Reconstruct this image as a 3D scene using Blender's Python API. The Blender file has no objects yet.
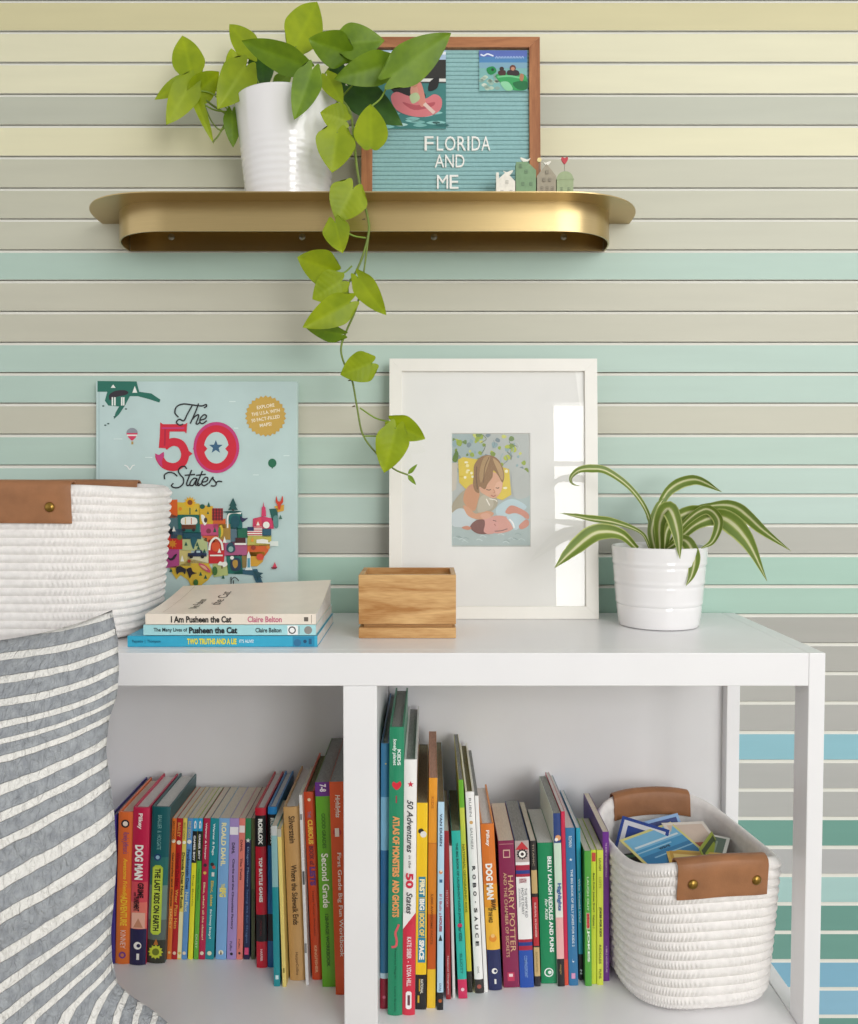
import bpy, bmesh, math, random
from mathutils import Vector, Matrix, noise

random.seed(7)
SC = bpy.context.scene
COL = SC.collection
R = math.radians

# ------------------------------------------------------------------ camera model
F = 870.0
PITCH = R(2.2)
CAM = Vector((0.0, -1.24, 0.7016))
PX0, PY0 = 429.0, 512.0

def ray(px, py):
    a = (px - PX0) / F
    b = -(py - PY0) / F
    c, s = math.cos(PITCH), math.sin(PITCH)
    return Vector((a, c + b * s, b * c - s))

def at_d(px, py, D):
    """point seen at photo pixel (px, py), D metres in front of the camera along +y"""
    d = ray(px, py)
    return CAM + d * (D / d.y)

def at_z(px, py, z):
    d = ray(px, py)
    return CAM + d * ((z - CAM.z) / d.z)

def at_x(px, py, x):
    d = ray(px, py)
    return CAM + d * ((x - CAM.x) / d.x)

cd = bpy.data.cameras.new('camera')
cam = bpy.data.objects.new('camera', cd)
COL.objects.link(cam)
cam.location = CAM
cam.rotation_euler = (R(90) - PITCH, 0, 0)
cd.sensor_fit = 'HORIZONTAL'
cd.sensor_width = 36.0
cd.lens = F * 36.0 / 858.0
cd.clip_start = 0.02
SC.camera = cam

# ------------------------------------------------------------------ colours and materials
def lin(c):
    if isinstance(c, str):
        c = tuple(int(c[i:i + 2], 16) for i in (0, 2, 4))
    out = []
    for v in c[:3]:
        v = v / 255.0
        out.append(v / 12.92 if v <= 0.04045 else ((v + 0.055) / 1.055) ** 2.4)
    return (out[0], out[1], out[2], 1.0)

def scl(c, k):
    return (min(1, c[0] * k), min(1, c[1] * k), min(1, c[2] * k), 1.0)

MATS = {}

def nt(m):
    m.use_nodes = True
    return m.node_tree, m.node_tree.nodes, m.node_tree.links

def mat(name, col, rough=0.55, metal=0.0, var=0.04, scale=30.0, bump=0.0, bscale=200.0, spec=0.5, stretch=(1, 1, 1), coat=0.0):
    """principled surface with a slight procedural variation of the base colour"""
    if name in MATS:
        return MATS[name]
    m = bpy.data.materials.new(name)
    t, N, L = nt(m)
    b = N['Principled BSDF']
    b.inputs['Roughness'].default_value = rough
    b.inputs['Metallic'].default_value = metal
    b.inputs['Specular IOR Level'].default_value = spec
    if coat:
        b.inputs['Coat Weight'].default_value = coat
        b.inputs['Coat Roughness'].default_value = 0.08
    c = lin(col)
    tc = N.new('ShaderNodeTexCoord')
    mp = N.new('ShaderNodeMapping')
    mp.inputs['Scale'].default_value = stretch
    L.new(tc.outputs['Object'], mp.inputs['Vector'])
    if var > 0:
        nz = N.new('ShaderNodeTexNoise')
        nz.inputs['Scale'].default_value = scale
        nz.inputs['Detail'].default_value = 3
        L.new(mp.outputs['Vector'], nz.inputs['Vector'])
        rp = N.new('ShaderNodeValToRGB')
        rp.color_ramp.elements[0].position = 0.3
        rp.color_ramp.elements[1].position = 0.7
        rp.color_ramp.elements[0].color = scl(c, 1 - var)
        rp.color_ramp.elements[1].color = scl(c, 1 + var)
        L.new(nz.outputs['Fac'], rp.inputs['Fac'])
        L.new(rp.outputs['Color'], b.inputs['Base Color'])
    else:
        b.inputs['Base Color'].default_value = c
    if bump > 0:
        n2 = N.new('ShaderNodeTexNoise')
        n2.inputs['Scale'].default_value = bscale
        n2.inputs['Detail'].default_value = 4
        L.new(mp.outputs['Vector'], n2.inputs['Vector'])
        bp = N.new('ShaderNodeBump')
        bp.inputs['Strength'].default_value = bump
        bp.inputs['Distance'].default_value = 0.001
        L.new(n2.outputs['Fac'], bp.inputs['Height'])
        L.new(bp.outputs['Normal'], b.inputs['Normal'])
    MATS[name] = m
    return m

def ink(col):
    """printed colour on paper; one material for each colour"""
    if not isinstance(col, str):
        col = '%02x%02x%02x' % tuple(col)
    return mat('print_' + col, col, rough=0.42, var=0.03, scale=60)

def wood(name, c1, c2, axis='X', scale=9.0, rough=0.45, dist=3.0, fine=60.0):
    if name in MATS:
        return MATS[name]
    m = bpy.data.materials.new(name)
    t, N, L = nt(m)
    b = N['Principled BSDF']
    b.inputs['Roughness'].default_value = rough
    tc = N.new('ShaderNodeTexCoord')
    mp = N.new('ShaderNodeMapping')
    st = {'X': (0.12, 1, 1), 'Y': (1, 0.12, 1), 'Z': (1, 1, 0.12)}[axis]
    mp.inputs['Scale'].default_value = st
    L.new(tc.outputs['Object'], mp.inputs['Vector'])
    nz = N.new('ShaderNodeTexNoise')
    nz.inputs['Scale'].default_value = scale * 6
    nz.inputs['Detail'].default_value = 6
    nz.inputs['Distortion'].default_value = dist * 0.3
    L.new(mp.outputs['Vector'], nz.inputs['Vector'])
    n2 = N.new('ShaderNodeTexNoise')
    n2.inputs['Scale'].default_value = fine * 8
    n2.inputs['Detail'].default_value = 2
    L.new(mp.outputs['Vector'], n2.inputs['Vector'])
    ad = N.new('ShaderNodeMath'); ad.operation = 'MULTIPLY_ADD'
    L.new(n2.outputs['Fac'], ad.inputs[0]); ad.inputs[1].default_value = 0.25
    L.new(nz.outputs['Fac'], ad.inputs[2])
    rp = N.new('ShaderNodeValToRGB')
    rp.color_ramp.elements[0].position = 0.45
    rp.color_ramp.elements[1].position = 0.75
    rp.color_ramp.elements[0].color = lin(c2)
    rp.color_ramp.elements[1].color = lin(c1)
    L.new(ad.outputs[0], rp.inputs['Fac'])
    L.new(rp.outputs['Color'], b.inputs['Base Color'])
    MATS[name] = m
    return m

def leaf_mat(name, c, c2, trans=0.35):
    if name in MATS:
        return MATS[name]
    m = bpy.data.materials.new(name)
    t, N, L = nt(m)
    b = N['Principled BSDF']
    b.inputs['Roughness'].default_value = 0.48
    tc = N.new('ShaderNodeTexCoord')
    nz = N.new('ShaderNodeTexNoise'); nz.inputs['Scale'].default_value = 35; nz.inputs['Detail'].default_value = 3
    L.new(tc.outputs['Object'], nz.inputs['Vector'])
    uv = N.new('ShaderNodeUVMap')
    sp = N.new('ShaderNodeSeparateXYZ'); L.new(uv.outputs['UV'], sp.inputs[0])
    # a paler midrib and fine side veins, from the leaf's own coordinates
    ab = N.new('ShaderNodeMath'); ab.operation = 'ABSOLUTE'; L.new(sp.outputs['X'], ab.inputs[0])
    v1 = N.new('ShaderNodeMath'); v1.operation = 'MULTIPLY_ADD'
    L.new(ab.outputs[0], v1.inputs[0]); v1.inputs[1].default_value = -0.45; L.new(sp.outputs['Y'], v1.inputs[2])
    v2 = N.new('ShaderNodeMath'); v2.operation = 'MULTIPLY'; L.new(v1.outputs[0], v2.inputs[0]); v2.inputs[1].default_value = 44
    v3 = N.new('ShaderNodeMath'); v3.operation = 'SINE'; L.new(v2.outputs[0], v3.inputs[0])
    v4 = N.new('ShaderNodeMath'); v4.operation = 'MULTIPLY_ADD'; L.new(v3.outputs[0], v4.inputs[0]); v4.inputs[1].default_value = 0.012
    L.new(nz.outputs['Fac'], v4.inputs[2])
    rp = N.new('ShaderNodeValToRGB')
    rp.color_ramp.elements[0].position = 0.35; rp.color_ramp.elements[1].position = 0.68
    rp.color_ramp.elements[0].color = lin(c2); rp.color_ramp.elements[1].color = lin(c)
    L.new(v4.outputs[0], rp.inputs['Fac'])
    mr = N.new('ShaderNodeMapRange')
    mr.inputs['From Min'].default_value = 0.0; mr.inputs['From Max'].default_value = 0.07
    mr.inputs['To Min'].default_value = 0.22; mr.inputs['To Max'].default_value = 0.0
    L.new(ab.outputs[0], mr.inputs['Value'])
    mx = N.new('ShaderNodeMix'); mx.data_type = 'RGBA'
    L.new(mr.outputs[0], mx.inputs['Factor']); L.new(rp.outputs['Color'], mx.inputs['A'])
    mx.inputs['B'].default_value = scl(lin(c), 1.35)
    L.new(mx.outputs['Result'], b.inputs['Base Color'])
    bp = N.new('ShaderNodeBump'); bp.inputs['Strength'].default_value = 0.12; bp.inputs['Distance'].default_value = 0.0005
    L.new(v3.outputs[0], bp.inputs['Height']); L.new(bp.outputs['Normal'], b.inputs['Normal'])
    tr = N.new('ShaderNodeBsdfTranslucent'); L.new(mx.outputs['Result'], tr.inputs['Color'])
    ms = N.new('ShaderNodeMixShader'); ms.inputs[0].default_value = trans
    out = N['Material Output']
    L.new(b.outputs[0], ms.inputs[1]); L.new(tr.outputs[0], ms.inputs[2]); L.new(ms.outputs[0], out.inputs['Surface'])
    MATS[name] = m
    return m

# ------------------------------------------------------------------ object helpers
def tag(o, label, cat, group=None):
    o['label'] = label
    o['category'] = cat
    if group:
        o['group'] = group
    return o

def thing(name, label, cat, loc=(0, 0, 0), rot=(0, 0, 0), group=None):
    o = bpy.data.objects.new(name, None)
    COL.objects.link(o)
    o.empty_display_size = 0.02
    o.location = loc
    o.rotation_euler = rot
    return tag(o, label, cat, group)

def obj(name, bm, mats, parent=None, loc=(0, 0, 0), rot=(0, 0, 0), smooth=None, label=None):
    me = bpy.data.meshes.new(name)
    bmesh.ops.recalc_face_normals(bm, faces=bm.faces) if smooth != 'keep' else None
    bm.to_mesh(me)
    bm.free()
    for m in (mats if isinstance(mats, (list, tuple)) else [mats]):
        me.materials.append(m)
    if smooth is not None and smooth != 'keep':
        for p in me.polygons:
            p.use_smooth = True
        if smooth < 180:
            me.set_sharp_from_angle(angle=R(smooth))
    elif smooth == 'keep':
        for p in me.polygons:
            p.use_smooth = True
    o = bpy.data.objects.new(name, me)
    COL.objects.link(o)
    o.location = loc
    o.rotation_euler = rot
    if parent is not None:
        o.parent = parent
    if label:
        o['label'] = label
    return o

def struct(name, bm, mats, smooth=None):
    o = obj(name, bm, mats, smooth=smooth)
    o['kind'] = 'structure'
    return o

def merge(bm, src, mi=None, M=None):
    mp = {}
    for v in src.verts:
        mp[v] = bm.verts.new(M @ v.co if M else v.co)
    for f in src.faces:
        try:
            nf = bm.faces.new([mp[v] for v in f.verts])
        except ValueError:
            continue
        nf.material_index = f.material_index if mi is None else mi
    src.free()

def add_box(bm, x0, x1, y0, y1, z0, z1, bev=0.0, mi=0, M=None, seg=2):
    t = bmesh.new()
    bmesh.ops.create_cube(t, size=1.0)
    for v in t.verts:
        v.co = Vector((x0 + (v.co.x + .5) * (x1 - x0), y0 + (v.co.y + .5) * (y1 - y0), z0 + (v.co.z + .5) * (z1 - z0)))
    if bev > 0:
        bmesh.ops.bevel(t, geom=list(t.edges), offset=bev, segments=seg, affect='EDGES', profile=0.5)
    merge(bm, t, mi, M)

def box(x0, x1, y0, y1, z0, z1, bev=0.0):
    bm = bmesh.new()
    add_box(bm, x0, x1, y0, y1, z0, z1, bev)
    return bm

def add_tube(bm, pts, rads, n=8, mi=0, caps=True):
    """tube along points"""
    pts = [Vector(p) for p in pts]
    if not isinstance(rads, (list, tuple)):
        rads = [rads] * len(pts)
    rings = []
    ref = Vector((0.31, 0.9, 0.27)).normalized()
    prev = None
    for i, p in enumerate(pts):
        a = pts[max(i - 1, 0)]; b = pts[min(i + 1, len(pts) - 1)]
        d = (b - a)
        d = d.normalized() if d.length > 1e-9 else Vector((0, 0, 1))
        if prev is None:
            u = d.cross(ref)
            if u.length < 0.1:
                u = d.cross(Vector((1, 0, 0)))
        else:
            u = prev - d * prev.dot(d)
        u.normalize()
        prev = u
        w = d.cross(u)
        rings.append([bm.verts.new(p + (u * math.cos(2 * math.pi * k / n) + w * math.sin(2 * math.pi * k / n)) * rads[i]) for k in range(n)])
    for i in range(len(rings) - 1):
        for k in range(n):
            f = bm.faces.new((rings[i][k], rings[i][(k + 1) % n], rings[i + 1][(k + 1) % n], rings[i + 1][k]))
            f.material_index = mi
    if caps:
        for r in (rings[0], rings[-1]):
            f = bm.faces.new(r)
            f.material_index = mi

def smooth_pts(pts, sub=5):
    """Catmull-Rom through points"""
    P = [Vector(p) for p in pts]
    if len(P) < 3:
        return P
    out = []
    for i in range(len(P) - 1):
        p0 = P[i - 1] if i > 0 else P[0] * 2 - P[1]
        p1, p2 = P[i], P[i + 1]
        p3 = P[i + 2] if i + 2 < len(P) else P[-1] * 2 - P[-2]
        for k in range(sub):
            t = k / sub
            out.append(0.5 * ((2 * p1) + (p2 - p0) * t + (2 * p0 - 5 * p1 + 4 * p2 - p3) * t * t + (3 * p1 - p0 - 3 * p2 + p3) * t ** 3))
    out.append(P[-1])
    return out

def add_lathe(bm, prof, n=64, mi=0, cx=0, cy=0, close_bottom=True):
    rings = []
    for r, z in prof:
        rings.append([bm.verts.new((cx + r * math.cos(2 * math.pi * k / n), cy + r * math.sin(2 * math.pi * k / n), z)) for k in range(n)])
    for i in range(len(rings) - 1):
        for k in range(n):
            f = bm.faces.new((rings[i][k], rings[i][(k + 1) % n], rings[i + 1][(k + 1) % n], rings[i + 1][k]))
            f.material_index = mi
    if close_bottom:
        bm.faces.new(list(reversed(rings[0]))).material_index = mi
        bm.faces.new(rings[-1]).material_index = mi

def add_prism(bm, poly, y0, y1, mi=0):
    """polygon in (x, z) extruded along y"""
    a = [bm.verts.new((x, y0, z)) for x, z in poly]
    b = [bm.verts.new((x, y1, z)) for x, z in poly]
    n = len(poly)
    bm.faces.new(a).material_index = mi
    bm.faces.new(list(reversed(b))).material_index = mi
    for i in range(n):
        bm.faces.new((a[i], b[i], b[(i + 1) % n], a[(i + 1) % n])).material_index = mi

# ------------------------------------------------------------------ flat print (pictures, covers, badges)
def circle(cx, cy, rx, ry=None, n=20, a0=0):
    ry = rx if ry is None else ry
    return [(cx + rx * math.cos(a0 + 2 * math.pi * k / n), cy + ry * math.sin(a0 + 2 * math.pi * k / n)) for k in range(n)]

def rect(x0, y0, x1, y1):
    return [(x0, y0), (x1, y0), (x1, y1), (x0, y1)]

def star(cx, cy, r, n=5, inner=0.42, a0=-math.pi / 2):
    return [(cx + (r if k % 2 == 0 else r * inner) * math.cos(a0 + math.pi * k / n), cy + (r if k % 2 == 0 else r * inner) * math.sin(a0 + math.pi * k / n)) for k in range(2 * n)]

def tri(cx, y0, y1, w):
    return [(cx, y0), (cx + w / 2, y1), (cx - w / 2, y1)]

def blob(pts, sub=4):
    P = [Vector((x, y, 0)) for x, y in pts]
    n = len(P)
    out = []
    for i in range(n):
        p0, p1, p2, p3 = P[i - 1], P[i], P[(i + 1) % n], P[(i + 2) % n]
        for k in range(sub):
            t = k / sub
            q = 0.5 * ((2 * p1) + (p2 - p0) * t + (2 * p0 - 5 * p1 + 4 * p2 - p3) * t * t + (3 * p1 - p0 - 3 * p2 + p3) * t ** 3)
            out.append((q.x, q.y))
    return out

TEXTS = {}

def text_geo(s, bold=0.0, shear=0.0):
    key = (s, bold, shear)
    if key in TEXTS:
        return TEXTS[key]
    cu = bpy.data.curves.new('lettering', 'FONT')
    cu.body = s
    cu.size = 1.0
    cu.offset = bold
    cu.shear = shear
    cu.resolution_u = 3
    cu.dimensions = '2D'
    cu.fill_mode = 'BOTH'
    o = bpy.data.objects.new('lettering', cu)
    COL.objects.link(o)
    dg = bpy.context.evaluated_depsgraph_get()
    me = bpy.data.meshes.new_from_object(o.evaluated_get(dg))
    vs = [(v.co.x, v.co.y) for v in me.vertices]
    fs = [tuple(p.vertices) for p in me.polygons]
    bpy.data.objects.remove(o)
    bpy.data.curves.remove(cu)
    bpy.data.meshes.remove(me)
    if vs:
        x0 = min(v[0] for v in vs); x1 = max(v[0] for v in vs)
        y0 = min(v[1] for v in vs); y1 = max(v[1] for v in vs)
    else:
        x0 = y0 = 0; x1 = y1 = 1
    TEXTS[key] = ([((x - x0) / max(x1 - x0, 1e-6), (y - y0) / max(y1 - y0, 1e-6)) for x, y in vs], fs, (x1 - x0) / max(y1 - y0, 1e-6))
    return TEXTS[key]

class Art:
    """coloured flat shapes printed on a plane; coordinates (u right, v down) in the plane's own units"""
    def __init__(self, O, U, V, k=1.0, step=0.00006, lift=0.0002, kv=None):
        self.O, self.U, self.V = Vector(O), Vector(U).normalized(), Vector(V).normalized()
        self.N = self.V.cross(self.U).normalized()
        self.k = k
        self.kv = k if kv is None else kv
        self.bm = bmesh.new()
        self.mats = []
        self.layer = 0
        self.step, self.lift = step, lift

    def mi(self, col):
        m = ink(col) if not isinstance(col, bpy.types.Material) else col
        if m not in self.mats:
            self.mats.append(m)
        return self.mats.index(m)

    def P(self, u, v):
        return self.O + self.U * (u * self.k) + self.V * (v * self.kv) + self.N * (self.lift + self.step * self.layer)

    def poly(self, pts, col, same=False):
        if not same:
            self.layer += 1
        vs = [self.bm.verts.new(self.P(u, v)) for u, v in pts]
        try:
            f = self.bm.faces.new(vs)
            f.material_index = self.mi(col)
        except ValueError:
            pass
        return self

    def line(self, pts, w, col, sub=5):
        self.layer += 1
        P = smooth_pts([Vector((x, y, 0)) for x, y in pts], sub)
        mi = self.mi(col)
        prev = None
        for i, p in enumerate(P):
            d = P[min(i + 1, len(P) - 1)] - P[max(i - 1, 0)]
            if d.length < 1e-9:
                continue
            d.normalize()
            n = Vector((-d.y, d.x, 0)) * w / 2
            a = self.bm.verts.new(self.P(p.x + n.x, p.y + n.y))
            b = self.bm.verts.new(self.P(p.x - n.x, p.y - n.y))
            if prev:
                f = self.bm.faces.new((prev[0], a, b, prev[1]))
                f.material_index = mi
            prev = (a, b)
        return self

    def text(self, s, u0, v0, u1, v1, col, bold=0.0, shear=0.0, ang=0.0, down=False):
        """fit text into the box; ang turns it about the box centre; down: reads from top to bottom"""
        self.layer += 1
        vs, fs, asp = text_geo(s, bold, shear)
        mi = self.mi(col)
        cu, cv = (u0 + u1) / 2, (v0 + v1) / 2
        ca, sa = math.cos(ang), math.sin(ang)
        nv = []
        for x, y in vs:
            if down:
                u, v = u0 + y * (u1 - u0), v0 + x * (v1 - v0)
            else:
                u, v = u0 + x * (u1 - u0), v1 - y * (v1 - v0)
            du, dv = u - cu, v - cv
            nv.append(self.bm.verts.new(self.P(cu + du * ca - dv * sa, cv + du * sa + dv * ca)))
        for f in fs:
            try:
                nf = self.bm.faces.new([nv[i] for i in f])
                nf.material_index = mi
            except ValueError:
                pass
        return self

    def build(self, name, parent, loc=(0, 0, 0), rot=(0, 0, 0)):
        if not self.mats:
            self.bm.free()
            return None
        N = self.N
        for f in self.bm.faces:
            f.normal_update()
            if f.normal.dot(N) < 0:
                f.normal_flip()
        me = bpy.data.meshes.new(name)
        self.bm.to_mesh(me)
        self.bm.free()
        for m in self.mats:
            me.materials.append(m)
        o = bpy.data.objects.new(name, me)
        COL.objects.link(o)
        o.location = loc
        o.rotation_euler = rot
        o.parent = parent
        return o
# ================================================================== SETTING
# horizontal boards of the wall: bottom edges of the boards as they stand, top to bottom
ROWS = [(30.7, 'd0c89e'), (62, 'dedabc'), (93.5, 'e1ddbf'), (124.5, 'bcbeae'), (156, 'e1dcba'), (187.5, 'c4c3b0'),
        (218.5, 'c3c2af'), (249.5, 'c5c4b2'), (280, 'b2c9bd'), (311, 'c5c3b2'), (342, 'c4c2b1'), (372.5, 'b5cbc0'),
        (403, 'b5cbc0'), (434, 'c5c3b2'), (465, 'b5cbbf'), (494, 'b9cec4'), (524, 'bacfc6'), (554, 'b5b4ab'),
        (585, 'a9c9ba'), (614, 'a9c8b9'), (643, 'acaba4'), (672, 'b0afa8'), (701.5, 'b2b1ab'), (731, 'b3b2ad'),
        (760, '90c1cd'), (788.6, 'b4b4b0'), (817, 'b6b6b2'), (846, '71a295'), (874, 'b8b8b7'), (902.5, 'add0cc'),
        (931, '6fa094'), (959.5, '71a296'), (987.5, '86b9d2'), (1015, '91c0d8'), (1043, '6fa094'), (1070, 'b6b6b2'),
        (1098, 'add0cc'), (1125, '6fa094'), (1152, '91c0d8'), (1179, 'b6b6b2'), (1206, '6fa094')]
edges = [at_d(429, y, 1.24).z for y, c in ROWS]
cols = [c for y, c in ROWS]
top_edge = at_d(429, -0.5, 1.24).z
tops = [top_edge] + edges[:-1]
FLOOR = -0.26
boards = [(edges[i], tops[i], cols[i]) for i in range(len(edges)) if edges[i] > FLOOR]
z = top_edge
for c in ['cbc8b0', 'e5dfb4', 'd0c89e', 'e1ddbf', 'c4c3b0', 'dedabc', 'd0c89e', 'e1ddbf', 'cbc8b0', 'dedabc'] * 3:
    if z > 2.36:
        break
    boards.append((z, z + 0.0445, c)); z += 0.0445
zlow = min(b[0] for b in boards)
boards.append((FLOOR, zlow, 'b6b6b2')) if zlow > FLOOR + 0.004 else None
WALL_TOP = max(b[1] for b in boards)

M_edge = mat('board_edge_paint', 'e6e5dc', rough=0.5, var=0.02)
bm = bmesh.new()
wm = [M_edge]
for z0, z1, c in boards:
    m = mat('wall_paint_' + c, c, rough=0.5, var=0.025, scale=9, stretch=(0.6, 1, 6), bump=0.05, bscale=260)
    if m not in wm:
        wm.append(m)
    k = wm.index(m)
    x0, x1 = -1.7, 1.9
    prof = [(0.016, z0 + .0007), (0.0, z0 + .0007), (0.0, z1 - .0046), (.0030, z1 - .0006), (.016, z1 - .0006)]
    a = [bm.verts.new((x0, y, zz)) for y, zz in prof]
    b = [bm.verts.new((x1, y, zz)) for y, zz in prof]
    for i in range(len(prof)):
        j = (i + 1) % len(prof)
        f = bm.faces.new((a[i], a[j], b[j], b[i]))
        f.material_index = k if i == 1 else 0
    bm.faces.new(a); bm.faces.new(list(reversed(b)))
add_box(bm, -1.7, 1.9, 0.016, 0.05, FLOOR, WALL_TOP, 0, 0)
struct('wall_back', bm, wm)

M_floor = wood('floor_oak', 'b8b2a6', 'a09a8e', axis='X', scale=3, rough=0.4)
struct('floor', box(-1.7, 1.9, -3.5, 0.05, FLOOR - .04, FLOOR), M_floor)

# the wall behind the camera, with the window that lights the room
M_wallp = mat('plain_wall_paint', 'e6e4dc', rough=0.7, var=0.02)
WX0, WX1, WZ0, WZ1 = 0.64, 1.72, 0.42, 1.62
YF = -3.4
bm = bmesh.new()
add_box(bm, -1.7, WX0, YF - .08, YF, FLOOR, 2.4)
add_box(bm, WX1, 1.9, YF - .08, YF, FLOOR, 2.4)
add_box(bm, WX0, WX1, YF - .08, YF, FLOOR, WZ0)
add_box(bm, WX0, WX1, YF - .08, YF, WZ1, 2.4)
struct('wall_front', bm, M_wallp)
M_trim = mat('white_trim', 'f0efea', rough=0.4, var=0.01)
bm = bmesh.new()
for a in ((WX0 - .05, WX0 + .02), (WX1 - .02, WX1 + .05)):
    add_box(bm, a[0], a[1], YF - .06, YF + .02, WZ0 - .05, WZ1 + .05, .004)
for a in ((WZ0 - .05, WZ0 + .02), (WZ1 - .02, WZ1 + .05)):
    add_box(bm, WX0 - .05, WX1 + .05, YF - .06, YF + .02, a[0], a[1], .004)
add_box(bm, (WX0 + WX1) / 2 - .015, (WX0 + WX1) / 2 + .015, YF - .05, YF - .02, WZ0, WZ1, .003)
for zz in (1.28,):
    add_box(bm, WX0, WX1, YF - .05, YF - .02, zz - .012, zz + .012, .003)
struct('window_1', bm, M_trim)

# daylight
ld = bpy.data.lights.new('window_daylight', 'AREA')
ld.shape = 'RECTANGLE'; ld.size = WX1 - WX0 + .1; ld.size_y = WZ1 - WZ0 + .1
ld.energy = 45; ld.color = (1.0, 0.995, 0.985)
lo = bpy.data.objects.new('window_daylight', ld); COL.objects.link(lo)
lo.location = ((WX0 + WX1) / 2, YF - .12, (WZ0 + WZ1) / 2); lo.rotation_euler = (R(90), 0, 0)
# added fill lamp at the front right, for stronger side light
l2 = bpy.data.lights.new('side_fill', 'AREA')
l2.shape = 'RECTANGLE'; l2.size = 1.6; l2.size_y = 1.2; l2.energy = 19; l2.color = (1.0, 0.995, 0.985)
lo2 = bpy.data.objects.new('side_fill', l2); COL.objects.link(lo2)
lo2.location = (1.35, -2.3, 1.65)
lo2.rotation_euler = (Vector((0.05, 0.0, 0.75)) - lo2.location).to_track_quat('-Z', 'Y').to_euler()

w = bpy.data.worlds.new('daylight_sky')
SC.world = w
w.use_nodes = True
bg = w.node_tree.nodes['Background']
# bright sky, dim ground
wt = w.node_tree
wtc = wt.nodes.new('ShaderNodeTexCoord')
wsp = wt.nodes.new('ShaderNodeSeparateXYZ'); wt.links.new(wtc.outputs['Generated'], wsp.inputs[0])
wmr = wt.nodes.new('ShaderNodeMapRange'); wmr.inputs['From Min'].default_value = -1.0; wmr.inputs['From Max'].default_value = 1.0
wmr.inputs['To Min'].default_value = 0.0; wmr.inputs['To Max'].default_value = 1.0
wt.links.new(wsp.outputs['Z'], wmr.inputs['Value'])
wrp = wt.nodes.new('ShaderNodeValToRGB')
wrp.color_ramp.elements[0].position = .32; wrp.color_ramp.elements[0].color = (0.34, 0.335, 0.33, 1)
wrp.color_ramp.elements[1].position = .80; wrp.color_ramp.elements[1].color = (0.52, 0.52, 0.52, 1)
for pp_, vv_ in ((.46, 1.05), (.60, 1.05)):
    e_ = wrp.color_ramp.elements.new(pp_); e_.color = (vv_, vv_, vv_, 1)
wt.links.new(wmr.outputs[0], wrp.inputs['Fac']); wt.links.new(wrp.outputs['Color'], bg.inputs['Color'])
bg.inputs['Strength'].default_value = 0.97

SC.view_settings.view_transform = 'Standard'
SC.view_settings.look = 'None'
SC.view_settings.exposure = 0.0
SC.view_settings.gamma = 1.0
SC.view_settings.use_curve_mapping = False
try:
    SC.cycles.use_denoising = True
    SC.cycles.max_bounces = 8
    SC.cycles.transparent_max_bounces = 12
except Exception:
    pass

# ================================================================== CABINET
TOP = 0.51
YFR = at_z(429, 653, TOP).y                       # front of the cabinet
YB = -0.004
DFR = YFR - CAM.y
XO = at_d(825.8, 655, DFR).x                      # outer side of the right end
PW = 0.0182
XI = XO - PW
SHELF = at_x(797.5, 1024, XI).z                   # top of the lower shelf
RAILZ = at_d(429, 686, DFR).z
XD0 = at_d(343.6, 850, DFR).x; XD1 = at_d(377.2, 850, DFR).x
XL = XD0 - (XI - XD1)
M_cab = mat('white_cabinet_paint', 'efeeef', rough=0.32, var=0.012, scale=14)
cab = thing('bookshelf', 'white wooden open bookcase holding the books, with an open slatless right end', 'bookcase', (0, 0, 0))
pd = 0.036
obj('top_panel', box(XL + .0002, XI - .0002, YFR + .0185, YB, TOP - .018, TOP, .0006), M_cab, cab)
obj('front_rail', box(XL + .0002, XI - .0002, YFR, YFR + .018, RAILZ, TOP, .0008), M_cab, cab)
obj('back_rail', box(XD1, XI, YB - .018, YB, RAILZ, TOP - .0185, .0008), M_cab, cab)
for xa in (XI, XL - PW):
    obj('post', box(xa, xa + PW, YFR, YFR + pd, FLOOR, TOP, .001), M_cab, cab)
    obj('post', box(xa, xa + PW, YB - .027, YB, FLOOR, TOP, .001), M_cab, cab)
    obj('side_rail', box(xa, xa + PW, YFR + pd + .0002, YB - .0272, TOP - .034, TOP, .0008), M_cab, cab)
    obj('side_rail', box(xa, xa + PW, YFR + pd + .0002, YB - .0272, SHELF - .034, SHELF + .0015, .0008), M_cab, cab)
obj('center_post', box(XD0, XD1, YFR + .0003, YFR + pd, FLOOR, RAILZ - .0002, .001), M_cab, cab)
obj('divider_panel', box(XD0, XD1, YFR + pd + .0002, YB - .012, SHELF, TOP - .0185, .0005), M_cab, cab)
obj('shelf_panel', box(XL, XI - .0004, YFR + .002, YB, SHELF - .018, SHELF, .0006), M_cab, cab)
obj('bottom_rail', box(XL, XI - .0004, YFR + .001, YFR + .019, SHELF - .05, SHELF - .0185, .0006), M_cab, cab)
obj('low_shelf_panel', box(XL, XI - .0004, YFR + .002, YB - .028, FLOOR + .04, FLOOR + .058, .0006), M_cab, cab)
obj('back_panel', box(XD1 + .0004, XI - .0001, YB - .008, YB - .002, SHELF, RAILZ - .0002, 0), M_cab, cab)
obj('back_panel', box(XL, XD0 - .0004, YB - .008, YB - .002, SHELF, TOP - .0185, 0), M_cab, cab)

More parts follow.
